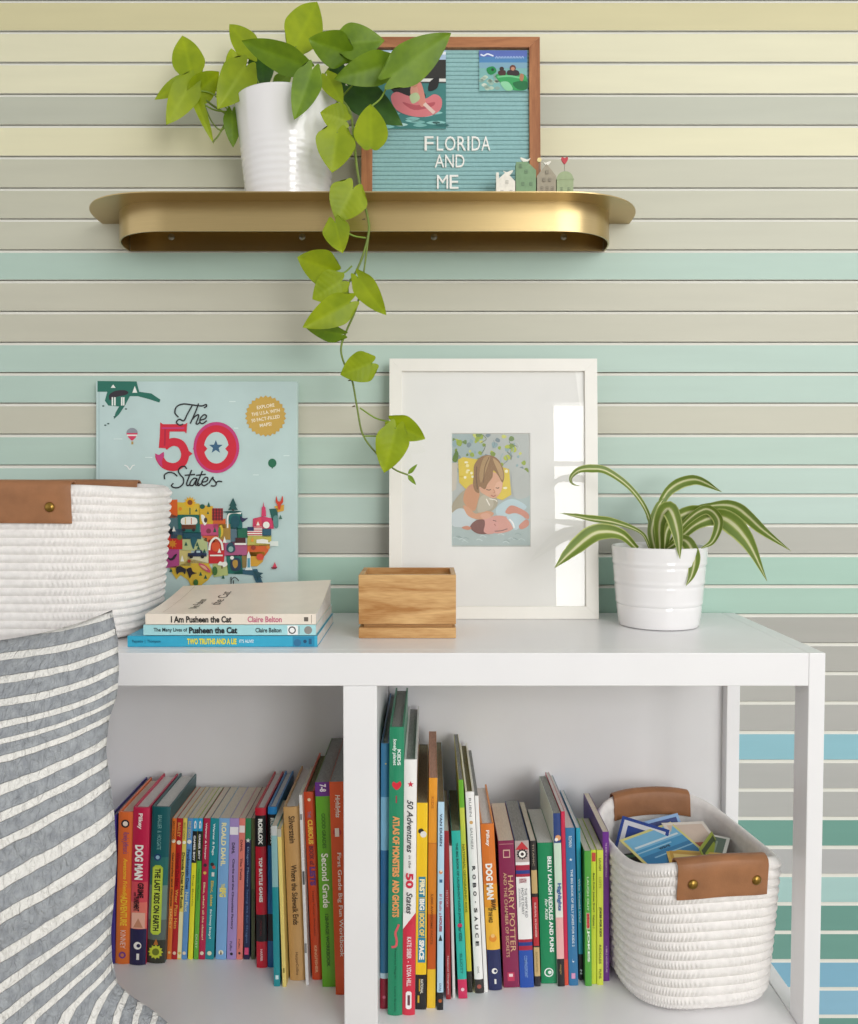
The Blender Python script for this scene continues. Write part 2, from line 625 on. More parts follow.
# ================================================================== BRASS SHELF
def brass(name, col, rough):
    m = bpy.data.materials.new(name)
    t, N, L = nt(m)
    b = N['Principled BSDF']
    b.inputs['Metallic'].default_value = 1.0
    b.inputs['Roughness'].default_value = rough
    tc = N.new('ShaderNodeTexCoord'); mp = N.new('ShaderNodeMapping'); mp.inputs['Scale'].default_value = (3, 3, 260)
    nz = N.new('ShaderNodeTexNoise'); nz.inputs['Scale'].default_value = 6; nz.inputs['Detail'].default_value = 3
    rp = N.new('ShaderNodeValToRGB')
    c = lin(col)
    rp.color_ramp.elements[0].color = scl(c, .9); rp.color_ramp.elements[1].color = scl(c, 1.08)
    L.new(tc.outputs['Object'], mp.inputs['Vector']); L.new(mp.outputs['Vector'], nz.inputs['Vector'])
    L.new(nz.outputs['Fac'], rp.inputs['Fac']); L.new(rp.outputs['Color'], b.inputs['Base Color'])
    return m
M_brass = brass('brushed_brass', 'c0a97a', 0.29)
M_steel = mat('screw_steel', '9a968a', rough=0.35, metal=1.0, var=0.02)

PZ = at_d(112, 222, 1.24).z - .0026
shelf = thing('wall_shelf', 'brushed brass wall shelf with rounded ends and a recessed curved apron', 'shelf', (0, 0, PZ))
def dshape(x0, x1, depth, r, n=14, e=2.3):
    """outline seen from above: straight along the wall, rounded front corners (x, y)"""
    pts = [(x0, 0.0)]
    for k in range(n + 1):
        a = math.pi / 2 * k / n
        pts.append((x0 + r - r * math.cos(a) ** (2 / e), -(depth - min(r, depth)) - min(r, depth) * math.sin(a) ** (2 / e)))
    for k in range(n, -1, -1):
        a = math.pi / 2 * k / n
        pts.append((x1 - r + r * math.cos(a) ** (2 / e), -(depth - min(r, depth)) - min(r, depth) * math.sin(a) ** (2 / e)))
    pts.append((x1, 0.0))
    return pts
PXL = at_d(88, 206, 1.175).x - .0052; PXR = at_d(636.5, 210, 1.18).x + .0040
DPL = at_z(360, 192.4, PZ).y                      # front of the plate (negative y)
bm = bmesh.new()
out = dshape(PXL, PXR, -DPL, 0.118)
a = [bm.verts.new((x, y, 0.0)) for x, y in out]
b = [bm.verts.new((x, y, 0.0014)) for x, y in out]
bm.faces.new(a); bm.faces.new(b)
for i in range(len(out)):
    j = (i + 1) % len(out)
    bm.faces.new((a[i], a[j], b[j], b[i]))
obj('top_plate', bm, M_brass, shelf, smooth=40)
BH = 0.0385
BXL = at_d(120.3, 225, 1.19).x - .0062; BXR = at_d(608, 222, 1.19).x + .0058
DB = at_z(360, 201.0, PZ).y
out = dshape(BXL, BXR, -DB, 0.085)
ins = dshape(BXL + .0018, BXR - .0018, -DB - .0018, 0.0835)
bm = bmesh.new()
oa = [[bm.verts.new((x, y, zz)) for x, y in out] for zz in (-BH, 0)]
ia = [[bm.verts.new((x, y, zz)) for x, y in ins] for zz in (-BH, 0)]
for i in range(len(out) - 1):
    bm.faces.new((oa[0][i], oa[0][i + 1], oa[1][i + 1], oa[1][i]))
    bm.faces.new((ia[0][i + 1], ia[0][i], ia[1][i], ia[1][i + 1]))
    bm.faces.new((oa[0][i + 1], oa[0][i], ia[0][i], ia[0][i + 1]))
obj('apron_band', bm, M_brass, shelf, smooth=40)
obj('back_plate', box(BXL + .003, BXR - .003, -0.0025, -.0003, -BH, 0, 0), M_brass, shelf)
for px in (171, 302, 434, 564):
    x = at_d(px, 236, 1.235).x
    bm = bmesh.new()
    add_lathe(bm, [(.0030, 0), (.0046, .0004), (.0046, .0016), (.003, .0028), (.0008, .0030)], n=16)
    obj('screw', bm, M_steel, shelf, loc=(x, -.0025, -BH + .0195), rot=(R(90), 0, 0), smooth=40)

PT = PZ + 0.0014       # upper face of the plate
# ================================================================== BOOKS ON THE LOWER SHELF
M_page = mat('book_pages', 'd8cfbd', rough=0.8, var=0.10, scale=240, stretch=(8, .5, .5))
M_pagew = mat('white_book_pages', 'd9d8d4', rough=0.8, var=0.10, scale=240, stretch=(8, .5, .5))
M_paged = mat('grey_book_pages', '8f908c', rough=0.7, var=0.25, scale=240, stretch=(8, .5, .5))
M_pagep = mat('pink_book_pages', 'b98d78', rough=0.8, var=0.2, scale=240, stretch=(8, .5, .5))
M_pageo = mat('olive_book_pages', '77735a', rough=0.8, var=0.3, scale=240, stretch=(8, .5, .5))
BOOKS = []

def K(group, kind, bl, br, yb, tl, tr, yt, yback, col, label, bands=(), texts=(), deco=(), pages=None, curl=0.0, dx=0.0):
    BOOKS.append(dict(group=group, kind=kind, bl=bl, br=br, yb=yb, tl=tl, tr=tr, yt=yt, yback=yback, col=col, label=label,
                      bands=bands, texts=texts, deco=deco, pages=pages, curl=curl))

W = 'f4f2ec'
BK = '1d1c20'
# ---- left compartment. texts: (string, from, to (fraction down the spine), across from, across to, colour, bold, shear)
K('L', 'h', 111, 116.5, 964, 112, 118, 815, 764, '3f2f86', 'purple book half hidden behind the striped pillow', pages=M_paged)
K('L', 'h', 116.7, 131.6, 963.5, 120.2, 135.2, 812, 778, 'e8702c', 'orange hardcover with yellow script title, leftmost full spine beside the striped pillow',
  bands=[(0, .5, 'e56f33'), (.5, 1, 'e9772a')],
  texts=[('Rowley Jefferson\'s', .13, .27, .28, .78, '6a3a8a', 0, .25), ('Awesome Friendly', .30, .56, .35, .72, 'f2c53a', .02, .2), ('ADVENTURE', .55, .745, .30, .76, 'f4ca3c', .03, 0), ('KINNEY', .775, .895, .34, .70, 'f3d7c8', 0, 0)],
  deco=[('disc', .075, .5, .28, '2a2426'), ('disc', .075, .5, .17, 'f0e0d0'), ('disc', .94, .5, .24, '7b3f8c'), ('disc', .94, .5, .12, 'd98050')])
K('L', 'h', 132.2, 147.5, 964.7, 135.2, 152.7, 807.5, 774, 'c91f4b', 'crimson and navy hardcover with black-and-white comic lettering in the left compartment',
  bands=[(0, .47, 'c5204b'), (.47, .6, 'd9505a'), (.6, .77, 'e4786a'), (.77, 1, '201c4a')],
  texts=[('Pilkey', .035, .135, .3, .62, 'f7efe8', .03, 0), ('DOG MAN', .235, .455, .2, .72, 'f6f2ea', .05, 0), ('GRIME', .475, .57, .42, .80, '2a1a20', .04, 0), ('and', .535, .56, .2, .4, '2a1a20', .02, .2), ('PUNISHMENT', .565, .655, .2, .55, '2a1a20', .04, 0)],
  deco=[('rect', .665, .765, .1, .92, 'e9b49e'), ('tri', .70, .76, .5, .6, 'c98a6a'), ('disc', .875, .5, .24, 'f2efe8'), ('disc', .875, .56, .12, '201c4a'), ('rect', .925, .965, .45, .62, 'e8e6e0')], pages=M_pagew)
K('L', 'h', 148, 166, 963, 153.6, 172, 807, 774, '17545a', 'dark teal hardcover with a yellow-green title panel in the left compartment',
  bands=[(0, .32, '135b60'), (.32, .5, '2b6f6a'), (.5, .72, '6f8a80'), (.72, .85, '5d6a64'), (.85, 1, '33342a')],
  texts=[('BRALLIER  &  HOLGATE', .05, .27, .36, .58, '86b8b4', 0, 0), ('THE LAST KIDS ON EARTH', .39, .79, .29, .62, '26281c', .04, 0)],
  deco=[('disc', .32, .42, .2, '1f3f6c'), ('disc', .32, .42, .11, '8fb4c4'), ('rrect', .37, .815, .17, .74, 'b9cf3c'), ('rect', .385, .8, .22, .69, 'c6d84e'), ('burst', .925, .5, .42, 'c9d13c'), ('disc', .925, .5, .2, '6f7a22'), ('tri', .84, .88, .5, .28, 'b9702e')], pages=M_pagew)
small = 803  # far edge of the little paperbacks' tops
def S(bl, br, tl, tr, col, label, **k):
    K('L', 's', bl, br, 959.5, tl, tr, 818.5, 787, col, label, **k)
S(167, 171.8, 172.8, 177.1, 'e0752e', 'thin orange paperback right beside the dark teal hardcover', texts=[('BAILEY SCHOOL', .02, .16, .2, .7, '5c2a14', 0, 0), ('Gargoyles and Ghosts', .24, .62, .2, .8, '3c2418', .02, 0), ('DADEY', .64, .78, .25, .75, 'f4d37a', 0, 0)], deco=[('disc', .16, .5, .42, 'f3e8d0'), ('disc', .95, .5, .3, 'e9cf8e')])
S(171.8, 177.1, 177.1, 183.5, 'b81e22', 'thin red paperback with a pale round badge in the row of small paperbacks', texts=[('BAILEY', .03, .13, .2, .7, 'f0c060', 0, 0), ('Wizards Do Not', .24, .48, .2, .75, '7c1014', .02, 0), ('Wear Pizza Hats', .5, .78, .2, .75, 'e8a24c', .02, 0)], deco=[('disc', .17, .5, .38, 'f3e8d0'), ('disc', .955, .5, .3, 'e8c9b0')])
S(177.7, 182, 184, 188, 'e8d264', 'thin pale yellow paperback with dark lettering among the small paperbacks', texts=[('BAILEY SCHOOL', .03, .15, .2, .7, '6a5a20', 0, 0), ('Dracula Does Not Rock', .24, .64, .15, .8, '3a3418', .03, 0)], deco=[('disc', .17, .5, .42, 'fbf6e4'), ('rect', .66, .99, .02, .98, 'efe6b4'), ('disc', .955, .5, .35, 'd9b64c')])
S(182, 187, 188, 194, '5f95cc', 'thin mid-blue paperback with a pale badge beside the pale yellow one', texts=[('BAILEY SCHOOL', .02, .14, .2, .7, 'e9d264', 0, 0), ('Frankenstein Does', .22, .50, .2, .75, '1e2c52', .02, 0), ('Not Plant', .52, .66, .2, .75, 'd6e2c4', .02, 0)], deco=[('disc', .165, .5, .4, 'f4efe0'), ('disc', .955, .5, .33, 'e9dcc4')])
S(187.9, 193.3, 194, 198.2, 'e6df28', 'thin paperback with cyan, black and bright yellow spine', bands=[(0, .09, '29a5d6'), (.09, .315, '1c2024'), (.315, 1, 'e9e334')], texts=[('G', .015, .07, .25, .75, W, .05, 0), ('GAMER BOY', .12, .30, .25, .7, W, .03, 0), ('Bug Battle', .40, .62, .3, .7, '8f8f2a', 0, 0)])
S(193.7, 198.4, 198.4, 203, '5fa83a', 'thin paperback with cyan, black and grass green spine', bands=[(0, .09, '29a5d6'), (.09, .3, '1c2024'), (.3, 1, '62ae3a')], texts=[('G', .015, .07, .25, .75, W, .05, 0), ('GAMER BOY', .11, .29, .25, .7, W, .03, 0), ('Monkey Mayhem', .36, .58, .3, .7, '2f6a1c', 0, 0), ('DUST', .82, .92, .3, .7, 'dff0d0', 0, 0)])
S(199.2, 204.6, 203.3, 211, 'b5204a', 'crimson paperback with white author lettering and yellow picture badge', texts=[('Warner & Harper', .03, .29, .3, .62, 'f6e9e4', .03, 0), ('Elliot, what\'s all the clutter?', .45, .86, .3, .66, 'f0dfae', .02, 0)], deco=[('disc', .33, .5, .28, '3a3038'), ('disc', .385, .5, .25, 'e2c25a'), ('disc', .955, .5, .3, 'e9dcc4')])
S(206, 214.6, 211.5, 220.3, '1d8d98', 'teal paperback beside the crimson one in the row of small paperbacks', texts=[('Warner & Page', .035, .26, .3, .6, 'e8f6f4', .03, 0), ('Elliot, skate', .44, .62, .3, .66, 'e9c64a', .02, 0), ('the honesty', .64, .76, .3, .62, 'e8f4f0', .02, 0), ('key!', .77, .85, .3, .62, 'e8f4f0', .02, 0)], deco=[('disc', .325, .42, .22, '3a2a2e'), ('disc', .345, .62, .2, 'c4584a'), ('rect', .38, .41, .4, .7, 'e6e6e0'), ('disc', .955, .5, .26, 'e9e3c4')])
S(216.2, 227.5, 220.7, 230.4, '7fb0e0', 'light blue paperback with pale yellow lettering in the left compartment', texts=[('ROALD DAHL', .03, .335, .25, .72, 'f4ecb4', .04, 0), ('THE', .46, .49, .35, .7, 'efe07a', .03, 0), ('BFG', .49, .555, .2, .85, 'efe07a', .06, 0)], deco=[('disc', .95, .5, .24, 'f4efd0'), ('tri', .935, .965, .5, .2, '3a3a3a')])
S(228, 237.3, 231, 240.6, 'ab93cd', 'lavender paperback with black title right of the light blue one', texts=[('DAHL', .17, .25, .3, .62, '2a2436', .02, 0), ('Charlie and the Chocolate Factory', .285, .785, .34, .64, '2a2436', .02, 0), ('Puffin', .87, .935, .3, .55, '3b3350', 0, 0)], deco=[('rect', .06, .115, .05, .95, 'f2eff4'), ('disc', .96, .5, .16, '2a2430')])
S(237.7, 244, 240.8, 246.8, 'ec8678', 'salmon pink paperback right of the lavender one', texts=[('DAHL', .15, .235, .3, .64, '5a2420', .02, 0), ('The Twits', .28, .435, .3, .66, '5a2420', .02, 0), ('Puffin', .855, .92, .3, .55, '6a3630', 0, 0)], deco=[('rect', .05, .10, .05, .95, 'f6ece8'), ('disc', .955, .5, .2, '3a2020')])
S(244.2, 251, 247, 252, '1f2a52', 'narrow navy paperback with a green top beside the salmon one', bands=[(0, .15, '2c8a5a'), (.15, .91, '1f2a52'), (.91, 1, '24204a')], texts=[('Dragon Masters', .2, .48, .3, .7, '8fb0d8', 0, 0), ('Saving the Sun Dragon', .5, .88, .3, .7, '6f92c4', 0, 0)], deco=[('star', .155, .5, .45, 'e8f0ec'), ('rect', .915, .965, .15, .85, 'e0507e')])
S(251.4, 256, 252.4, 255.2, '5f6a44', 'very thin olive paperback squeezed left of the red and black hardcover', bands=[(0, .5, '667048'), (.5, 1, '4c5638')])
K('L', 'h', 257.1, 268, 967.5, 255.6, 266.2, 808, 771.5, 'b9142c', 'red and black hardcover gaming annual in the left compartment',
  bands=[(0, .045, 'c01830'), (.045, .24, '17161a'), (.24, .665, 'c4142e'), (.665, .835, '17161a'), (.835, 1, 'c4182f')],
  texts=[('ROBLOX', .065, .225, .3, .72, W, .06, 0), ('TOP BATTLE GAMES', .305, .585, .33, .66, W, .04, 0), ('OFFICIAL', .70, .80, .35, .55, '6e1c26', 0, 0), ('HARPER', .88, .955, .38, .6, 'f0d0d0', .02, 0)], pages=M_pagew)
K('L', 'h', 268.2, 276, 967, 267.2, 277.8, 807, 771, '1d74b4', 'blue and black hardcover annual behind the thin teal booklet',
  bands=[(0, .045, '1f7fc0'), (.045, .24, '17181c'), (.24, .665, '1d74b4'), (.665, .835, '16202a'), (.835, 1, '1a6aa6')],
  texts=[('ROBLOX', .065, .225, .3, .72, W, .06, 0)], pages=M_pagew)
K('L', 's', 274.4, 281.8, 986.4, 272.8, 277.8, 826, 800, '2a9aa4', 'thin teal booklet standing forward of the blue hardcover',
  bands=[(0, .06, 'c4c8c8'), (.06, .38, '8ab8bc'), (.38, 1, '1f8f98')], deco=[('rect', .93, .955, .3, .8, 'd6eef0')])
K('L', 's', 282.6, 287.4, 987, 278.1, 281.2, 829, 800, 'e8d27a', 'thin pale yellow booklet next to the thin teal booklet', bands=[(0, .05, 'b7b6a8'), (.05, 1, 'e9d47c')], deco=[('rect', .88, .91, .3, .7, '8a7a30')])
K('L', 'h', 290.3, 304.8, 980, 281.6, 299.6, 807, 766, 'c49a62', 'tan hardcover poetry book with dark serif lettering',
  texts=[('Silverstein', .05, .205, .32, .7, '3a2718', .015, 0), ('Where the Sidewalk Ends', .33, .675, .34, .7, '3a2718', .015, 0), ('HarperCollins', .835, .965, .36, .58, '5a3c22', 0, 0)], pages=M_pagew)
K('L', 's', 306.4, 309.6, 985, 299.8, 302.9, 795, 766, 'e6e6e6', 'very thin white booklet between the tan and the orange-red books', deco=[('rect', .1, .13, .1, .8, '8a8a8a'), ('rect', .4, .47, .2, .9, '5a5a5c'), ('rect', .78, .83, .1, .8, '8a8a8a')])
K('L', 'h', 312.4, 322.6, 979.5, 303.2, 314.4, 792, 753, 'd2481f', 'orange-red hardcover with a yellow and purple title, left of the green workbook',
  texts=[('THE', .10, .135, .3, .6, '6e8ab0', 0, 0), ('CURIOUS', .145, .275, .26, .74, 'f2c24a', .05, 0), ('BOOK of', .285, .385, .28, .7, '6a2a3e', .03, 0), ('LISTS', .395, .495, .24, .78, '6a3a82', .06, 0), ('Tracey Turner, illustrated', .52, .76, .34, .58, '7a2a18', 0, 0), ('KINGFISHER', .815, .96, .34, .6, 'eab48c', .02, 0)], deco=[('disc', .04, .5, .16, 'f0d6b0')], pages=M_pageo)
K('L', 's', 323, 338.4, 987, 316.2, 330.2, 782.5, 738, '63aa24', 'bright green school workbook with a purple top patch',
  bands=[(0, .068, '6a2a8c'), (.068, 1, '64ab22')],
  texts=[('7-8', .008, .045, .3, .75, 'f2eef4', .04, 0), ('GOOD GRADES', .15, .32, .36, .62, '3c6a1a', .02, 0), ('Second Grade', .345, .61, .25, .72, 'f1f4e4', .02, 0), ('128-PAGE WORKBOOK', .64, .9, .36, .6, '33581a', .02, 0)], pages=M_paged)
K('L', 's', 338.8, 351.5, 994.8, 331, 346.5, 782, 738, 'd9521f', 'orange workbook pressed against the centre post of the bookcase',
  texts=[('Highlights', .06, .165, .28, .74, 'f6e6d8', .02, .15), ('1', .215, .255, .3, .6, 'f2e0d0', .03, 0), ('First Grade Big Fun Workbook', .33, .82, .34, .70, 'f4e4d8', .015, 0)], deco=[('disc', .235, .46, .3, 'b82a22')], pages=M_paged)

# ---- right compartment
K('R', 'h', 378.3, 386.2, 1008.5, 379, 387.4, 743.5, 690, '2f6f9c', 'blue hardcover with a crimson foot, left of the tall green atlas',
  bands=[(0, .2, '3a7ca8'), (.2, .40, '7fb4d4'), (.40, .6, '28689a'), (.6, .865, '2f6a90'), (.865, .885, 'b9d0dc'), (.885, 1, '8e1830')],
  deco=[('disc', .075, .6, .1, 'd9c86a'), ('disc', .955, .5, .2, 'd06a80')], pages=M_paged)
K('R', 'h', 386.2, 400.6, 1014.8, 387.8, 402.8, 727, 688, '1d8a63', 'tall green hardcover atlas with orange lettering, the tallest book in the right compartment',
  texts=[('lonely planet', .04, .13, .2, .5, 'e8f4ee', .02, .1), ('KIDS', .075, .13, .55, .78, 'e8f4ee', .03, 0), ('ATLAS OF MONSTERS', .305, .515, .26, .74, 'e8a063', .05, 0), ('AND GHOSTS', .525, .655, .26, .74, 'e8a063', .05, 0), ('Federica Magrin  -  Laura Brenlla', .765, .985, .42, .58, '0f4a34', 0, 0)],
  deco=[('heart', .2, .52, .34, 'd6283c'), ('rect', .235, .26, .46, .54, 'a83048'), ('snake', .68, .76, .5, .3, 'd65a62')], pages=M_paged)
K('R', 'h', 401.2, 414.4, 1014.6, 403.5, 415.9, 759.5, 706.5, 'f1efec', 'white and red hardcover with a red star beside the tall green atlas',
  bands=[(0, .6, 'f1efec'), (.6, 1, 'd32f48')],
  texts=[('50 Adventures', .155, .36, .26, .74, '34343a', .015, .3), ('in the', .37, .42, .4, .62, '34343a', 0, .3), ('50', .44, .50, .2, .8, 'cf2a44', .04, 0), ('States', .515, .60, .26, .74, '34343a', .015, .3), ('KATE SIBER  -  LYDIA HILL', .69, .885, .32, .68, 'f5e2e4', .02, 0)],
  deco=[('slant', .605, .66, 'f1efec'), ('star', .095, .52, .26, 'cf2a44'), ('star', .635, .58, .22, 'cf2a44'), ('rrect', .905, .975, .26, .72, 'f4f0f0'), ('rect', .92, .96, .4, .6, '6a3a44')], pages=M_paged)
K('R', 's', 415.4, 426.2, 1009.5, 417, 427.9, 803, 744, 'f0c320', 'yellow space book with a blue-boxed title in the right compartment',
  bands=[(0, .83, 'f2c71f'), (.83, 1, '1d1a1c')],
  texts=[('FIRST', .365, .445, .3, .78, 'f6ecc4', .05, 0), ('BIG', .46, .515, .3, .78, W, .05, 0), ('BOOK OF', .53, .64, .3, .78, 'f2d47a', .05, 0), ('SPACE', .66, .755, .3, .78, W, .06, 0), ('NATIONAL', .85, .92, .45, .72, 'e8e4da', .02, 0)],
  deco=[('rect', .355, .455, .22, .86, '2a86a8'), ('rect', .458, .522, .22, .86, '2a86a8'), ('rect', .525, .648, .22, .86, '3a8aa0'), ('rect', .65, .77, .2, .9, '2a86a8'), ('disc', .135, .4, .26, '2c2a30'), ('disc', .15, .62, .3, 'e6e4e0'), ('rect', .85, .91, .32, .4, 'e8b820'), ('rect', .93, .965, .2, .36, 'd8b030')], pages=M_pageo)
K('R', 's', 427, 434.8, 1008, 428.3, 437.6, 778, 731, 'e08c20', 'amber and burnt orange paperback right of the yellow space book',
  bands=[(0, .28, 'e79a28'), (.28, .285, 'c9701c'), (.285, .59, 'd98422'), (.59, .83, 'c65a1a'), (.83, 1, 'ecc22c')], texts=[('5,000 AWESOME FACTS', .5, .72, .3, .62, '8a4512', .02, 0), ('KIDS', .08, .13, .3, .6, 'b0621a', 0, 0)], pages=M_pagep)
K('R', 's', 437, 443.3, 1010, 437.9, 444.5, 802, 742, 'b7d9ee', 'pale blue picture book with a black foot beside the amber paperback',
  bands=[(0, .915, 'b9dbef'), (.915, 1, '1b1a1e')], texts=[('VAN DUSEN', .055, .21, .3, .68, '2a2e52', .02, 0), ('If I Built a', .44, .54, .3, .7, 'b24a6a', .01, 0), ('HOUSE', .545, .62, .3, .72, 'a02c48', .04, 0), ('DIAL', .87, .91, .35, .65, '2a3a5a', 0, 0)], deco=[('disc', .335, .5, .3, 'd98a5a'), ('disc', .33, .55, .18, 'f0dcc4'), ('rect', .37, .385, .3, .75, '3a6a92'), ('tri', .635, .665, .5, .6, '22222a'), ('disc', .955, .5, .3, 'b05a2a')], pages=M_pageo)
K('R', 's', 446, 452.2, 999.3, 445.2, 448.9, 831, 790, '9a2026', 'thin dark red book left of the turquoise joke book', texts=[('HISTORY', .35, .45, .25, .7, 'd8a0a0', 0, 0), ('National Geographic', .74, .97, .25, .7, 'e8c8c8', .01, 0)])
K('R', 's', 452.6, 455.8, 998, 449.4, 452, 846, 800, 'dcdad6', 'very thin white book between the dark red and turquoise books')
K('R', 's', 457, 467.4, 998.6, 451.2, 459, 831, 790, '2bb3a3', 'turquoise joke book with a magenta foot in the right compartment',
  bands=[(0, .885, '2cb5a4'), (.885, 1, 'cf2a5a')], texts=[('THE BIG BOOK OF LAUGH-OUT-LOUD JOKES', .07, .55, .34, .66, '1f4a4c', .03, 0), ('for KIDS', .57, .655, .34, .68, '1f4a4c', .03, 0), ('ELLIOTT', .73, .85, .36, .62, '1a5a56', .01, 0)], deco=[('disc', .562, .5, .26, 'c8325a'), ('disc', .945, .5, .2, 'f0c8d0')], pages=M_pageo)
K('R', 's', 467.8, 472, 992.5, 457.6, 463.4, 780, 734, 'd9d02c', 'green and yellow edged magazine with curling black pages', bands=[(0, .13, '6ab02c'), (.13, .30, 'c9d04a'), (.30, .9, 'd6c93a'), (.9, 1, '26241c')], texts=[('NATIONAL GEOGRAPHIC KIDS', .30, .62, .2, .7, '6a7a20', .02, 0)], pages=M_paged, curl=0)
K('R', 'h', 475.2, 484, 993.2, 465.4, 474.2, 792, 743, 'f2f1ee', 'white picture book with widely spaced black capitals down its spine',
  bands=[(0, .93, 'f3f2ef'), (.93, 1, '33302e')], texts=[('RUBIN', .03, .12, .35, .62, '8a8a8c', 0, 0), ('SALMIERI', .175, .28, .35, .62, '8a8a8c', 0, 0)] +
  [(ch, .365 + i * .0415 + (.008 if ch == '-' else 0), .389 + i * .0415 - (.008 if ch == '-' else 0), .34 if ch != '-' else .5, .72 if ch != '-' else .58, '26242a', .03 if ch != '-' else 0, 0) for i, ch in enumerate('ROBO-SAUCE')] + [('DIAL', .865, .9, .38, .6, '8a8a8a', 0, 0)],
  deco=[('disc', .15, .5, .2, 'd8a86a'), ('disc', .965, .5, .26, 'a8564a')], pages=M_pageo)
K('R', 's', 484.4, 488.2, 992.4, 474.8, 478.6, 796, 750, 'f0efec', 'thin plain white book right of the one with spaced black capitals', pages=M_paged)
K('R', 'h', 488.8, 502, 990, 480.2, 494, 824, 785, 'e0852a', 'orange, yellow and navy hardcover with black-and-white comic lettering',
  bands=[(0, .36, 'd9772a'), (.36, .5, 'e59a2e'), (.5, .755, 'efb83c'), (.755, 1, '232a5a')],
  texts=[('Pilkey', .035, .13, .3, .62, 'f7efe8', .03, 0), ('DOG MAN', .235, .45, .2, .72, 'f6f2ea', .05, 0), ('BRAWL', .45, .52, .5, .85, '2a1a10', .03, 0), ('OF THE WILD', .50, .59, .25, .55, '2a1a10', .03, 0)],
  deco=[('disc', .685, .5, .28, 'e5902e'), ('disc', .67, .5, .15, 'f0c27a'), ('disc', .882, .5, .22, 'f2efe8'), ('disc', .882, .56, .11, '232a5a'), ('rect', .93, .96, .45, .6, 'e8e6e0')], pages=M_pagew)
K('R', 's', 504, 519.6, 987.7, 498, 514, 841, 803, '861f4d', 'thick maroon fantasy novel with gold lettering',
  texts=[('HARRY POTTER', .235, .755, .52, .86, 'dcb48a', .005, 0), ('AND THE CHAMBER OF SECRETS', .215, .79, .24, .44, 'd9b48c', .005, 0)],
  deco=[('rect', .02, .024, .05, .95, 'c08a8a'), ('rect', .06, .115, .28, .72, 'd7b3a0'), ('rect', .068, .108, .33, .67, '861f4d'), ('rect', .895, .955, .25, .7, 'c4385c'), ('rect', .905, .925, .35, .6, 'f0d8d8')])
K('R', 's', 520.2, 534.4, 987.7, 515, 528.8, 841, 801, '2452a6', 'white paperback with navy and crimson bands and a blue foot in the right compartment',
  bands=[(0, .145, 'b8a8a4'), (.145, .165, 'f0eeec'), (.165, .2, 'a9203e'), (.2, .225, '243a86'), (.225, .245, 'a9203e'), (.245, .67, 'f3f2f0'), (.67, .69, 'a9203e'), (.69, .715, '243a86'), (.715, .745, 'a9203e'), (.745, 1, '2250ac')],
  texts=[('NATIONAL', .255, .285, .2, .75, '9a2440', .02, 0), ('THE WIMPY KID', .32, .52, .56, .74, '6a6a72', 0, 0), ('MOVIE DIARY', .32, .50, .32, .50, '6a6a72', 0, 0), ('JOURNAL', .32, .45, .12, .26, '8a8a92', 0, 0), ('COMPASSPOINT', .78, .93, .36, .58, '8fb0e0', .01, 0)],
  deco=[('tri', .005, .06, .5, 1.2, 'c2323a'), ('burst', .09, .5, .42, '1e1c20'), ('disc', .09, .5, .25, 'f2efe8'), ('disc', .09, .5, .12, '3a2a2c')], pages=M_paged)
K('R', 's', 535, 540.6, 986.5, 530, 536, 841, 802, '2a2626', 'narrow black, tan and red paperback beside the green riddle book',
  bands=[(0, .2, '2c2828'), (.2, .36, 'c7a872'), (.36, .385, '2a2424'), (.385, .72, 'b82a34'), (.72, .73, '2a2424'), (.73, .93, 'ccb07a'), (.93, 1, '26222a')],
  texts=[('TITANIC', .02, .17, .3, .62, 'b8a890', 0, 0), ('SURVIVAL IN DANGER', .42, .66, .32, .66, 'efc8c0', .02, 0), ('SCHOLASTIC', .76, .9, .32, .62, '8a6a3a', 0, 0)])
K('R', 's', 541.4, 556.2, 983.6, 536.6, 553.2, 843, 809, '0e8a58', 'green riddle paperback with white lettering and a white ring',
  texts=[('BELLY LAUGH RIDDLES AND PUNS', .095, .775, .6, .86, 'f0f6f2', .04, 0), ('for Kids', .395, .545, .36, .56, 'e6f2ea', .02, .3)],
  deco=[('disc', .92, .5, .3, 'eef4f0'), ('disc', .92, .5, .22, '0e8a58'), ('disc', .92, .56, .12, 'eef4f0')], pages=M_pagew)
K('R', 's', 557, 563.8, 986.5, 551.8, 559.6, 813.5, 776, 'd8e2d4', 'pastel paperback with a navy top and black foot, right of the green riddle book',
  bands=[(0, .17, '26407c'), (.17, .45, 'cfe3cf'), (.45, .6, 'e6e8dc'), (.6, .84, 'ecb4b0'), (.84, 1, '201c1e')],
  texts=[('Highlights', .40, .56, .2, .85, '4a6aa0', .05, 0), ('magic', .87, .93, .3, .6, 'c8a860', 0, .2)], deco=[('disc', .14, .6, .4, 'e2a070'), ('disc', .15, .35, .25, 'f2ece4')], pages=M_paged, curl=0)
K('R', 's', 564.4, 568, 985.3, 560.2, 564.6, 811.6, 772, 'c4244a', 'thin crimson book left of the steel blue joke book', bands=[(0, .85, 'c8244c'), (.85, 1, 'd9503a')], pages=M_pagew)
K('R', 's', 569, 578.8, 985.6, 565.8, 574.6, 828, 775, '2f74a4', 'steel blue joke book with pale lettering in the right compartment',
  texts=[('ROMAN', .05, .12, .3, .65, 'd8e4ea', .01, 0), ('THE BIG BOOK OF SILLY JOKES FOR KIDS 2', .26, .75, .36, .68, 'dbe6ec', .02, 0), ('J', .83, .85, .4, .6, 'dbe6ec', 0, 0)], deco=[('star', .2, .5, .2, 'd8e0e4'), ('rect', .92, .955, .28, .7, 'd89ac0')], pages=M_pagew)
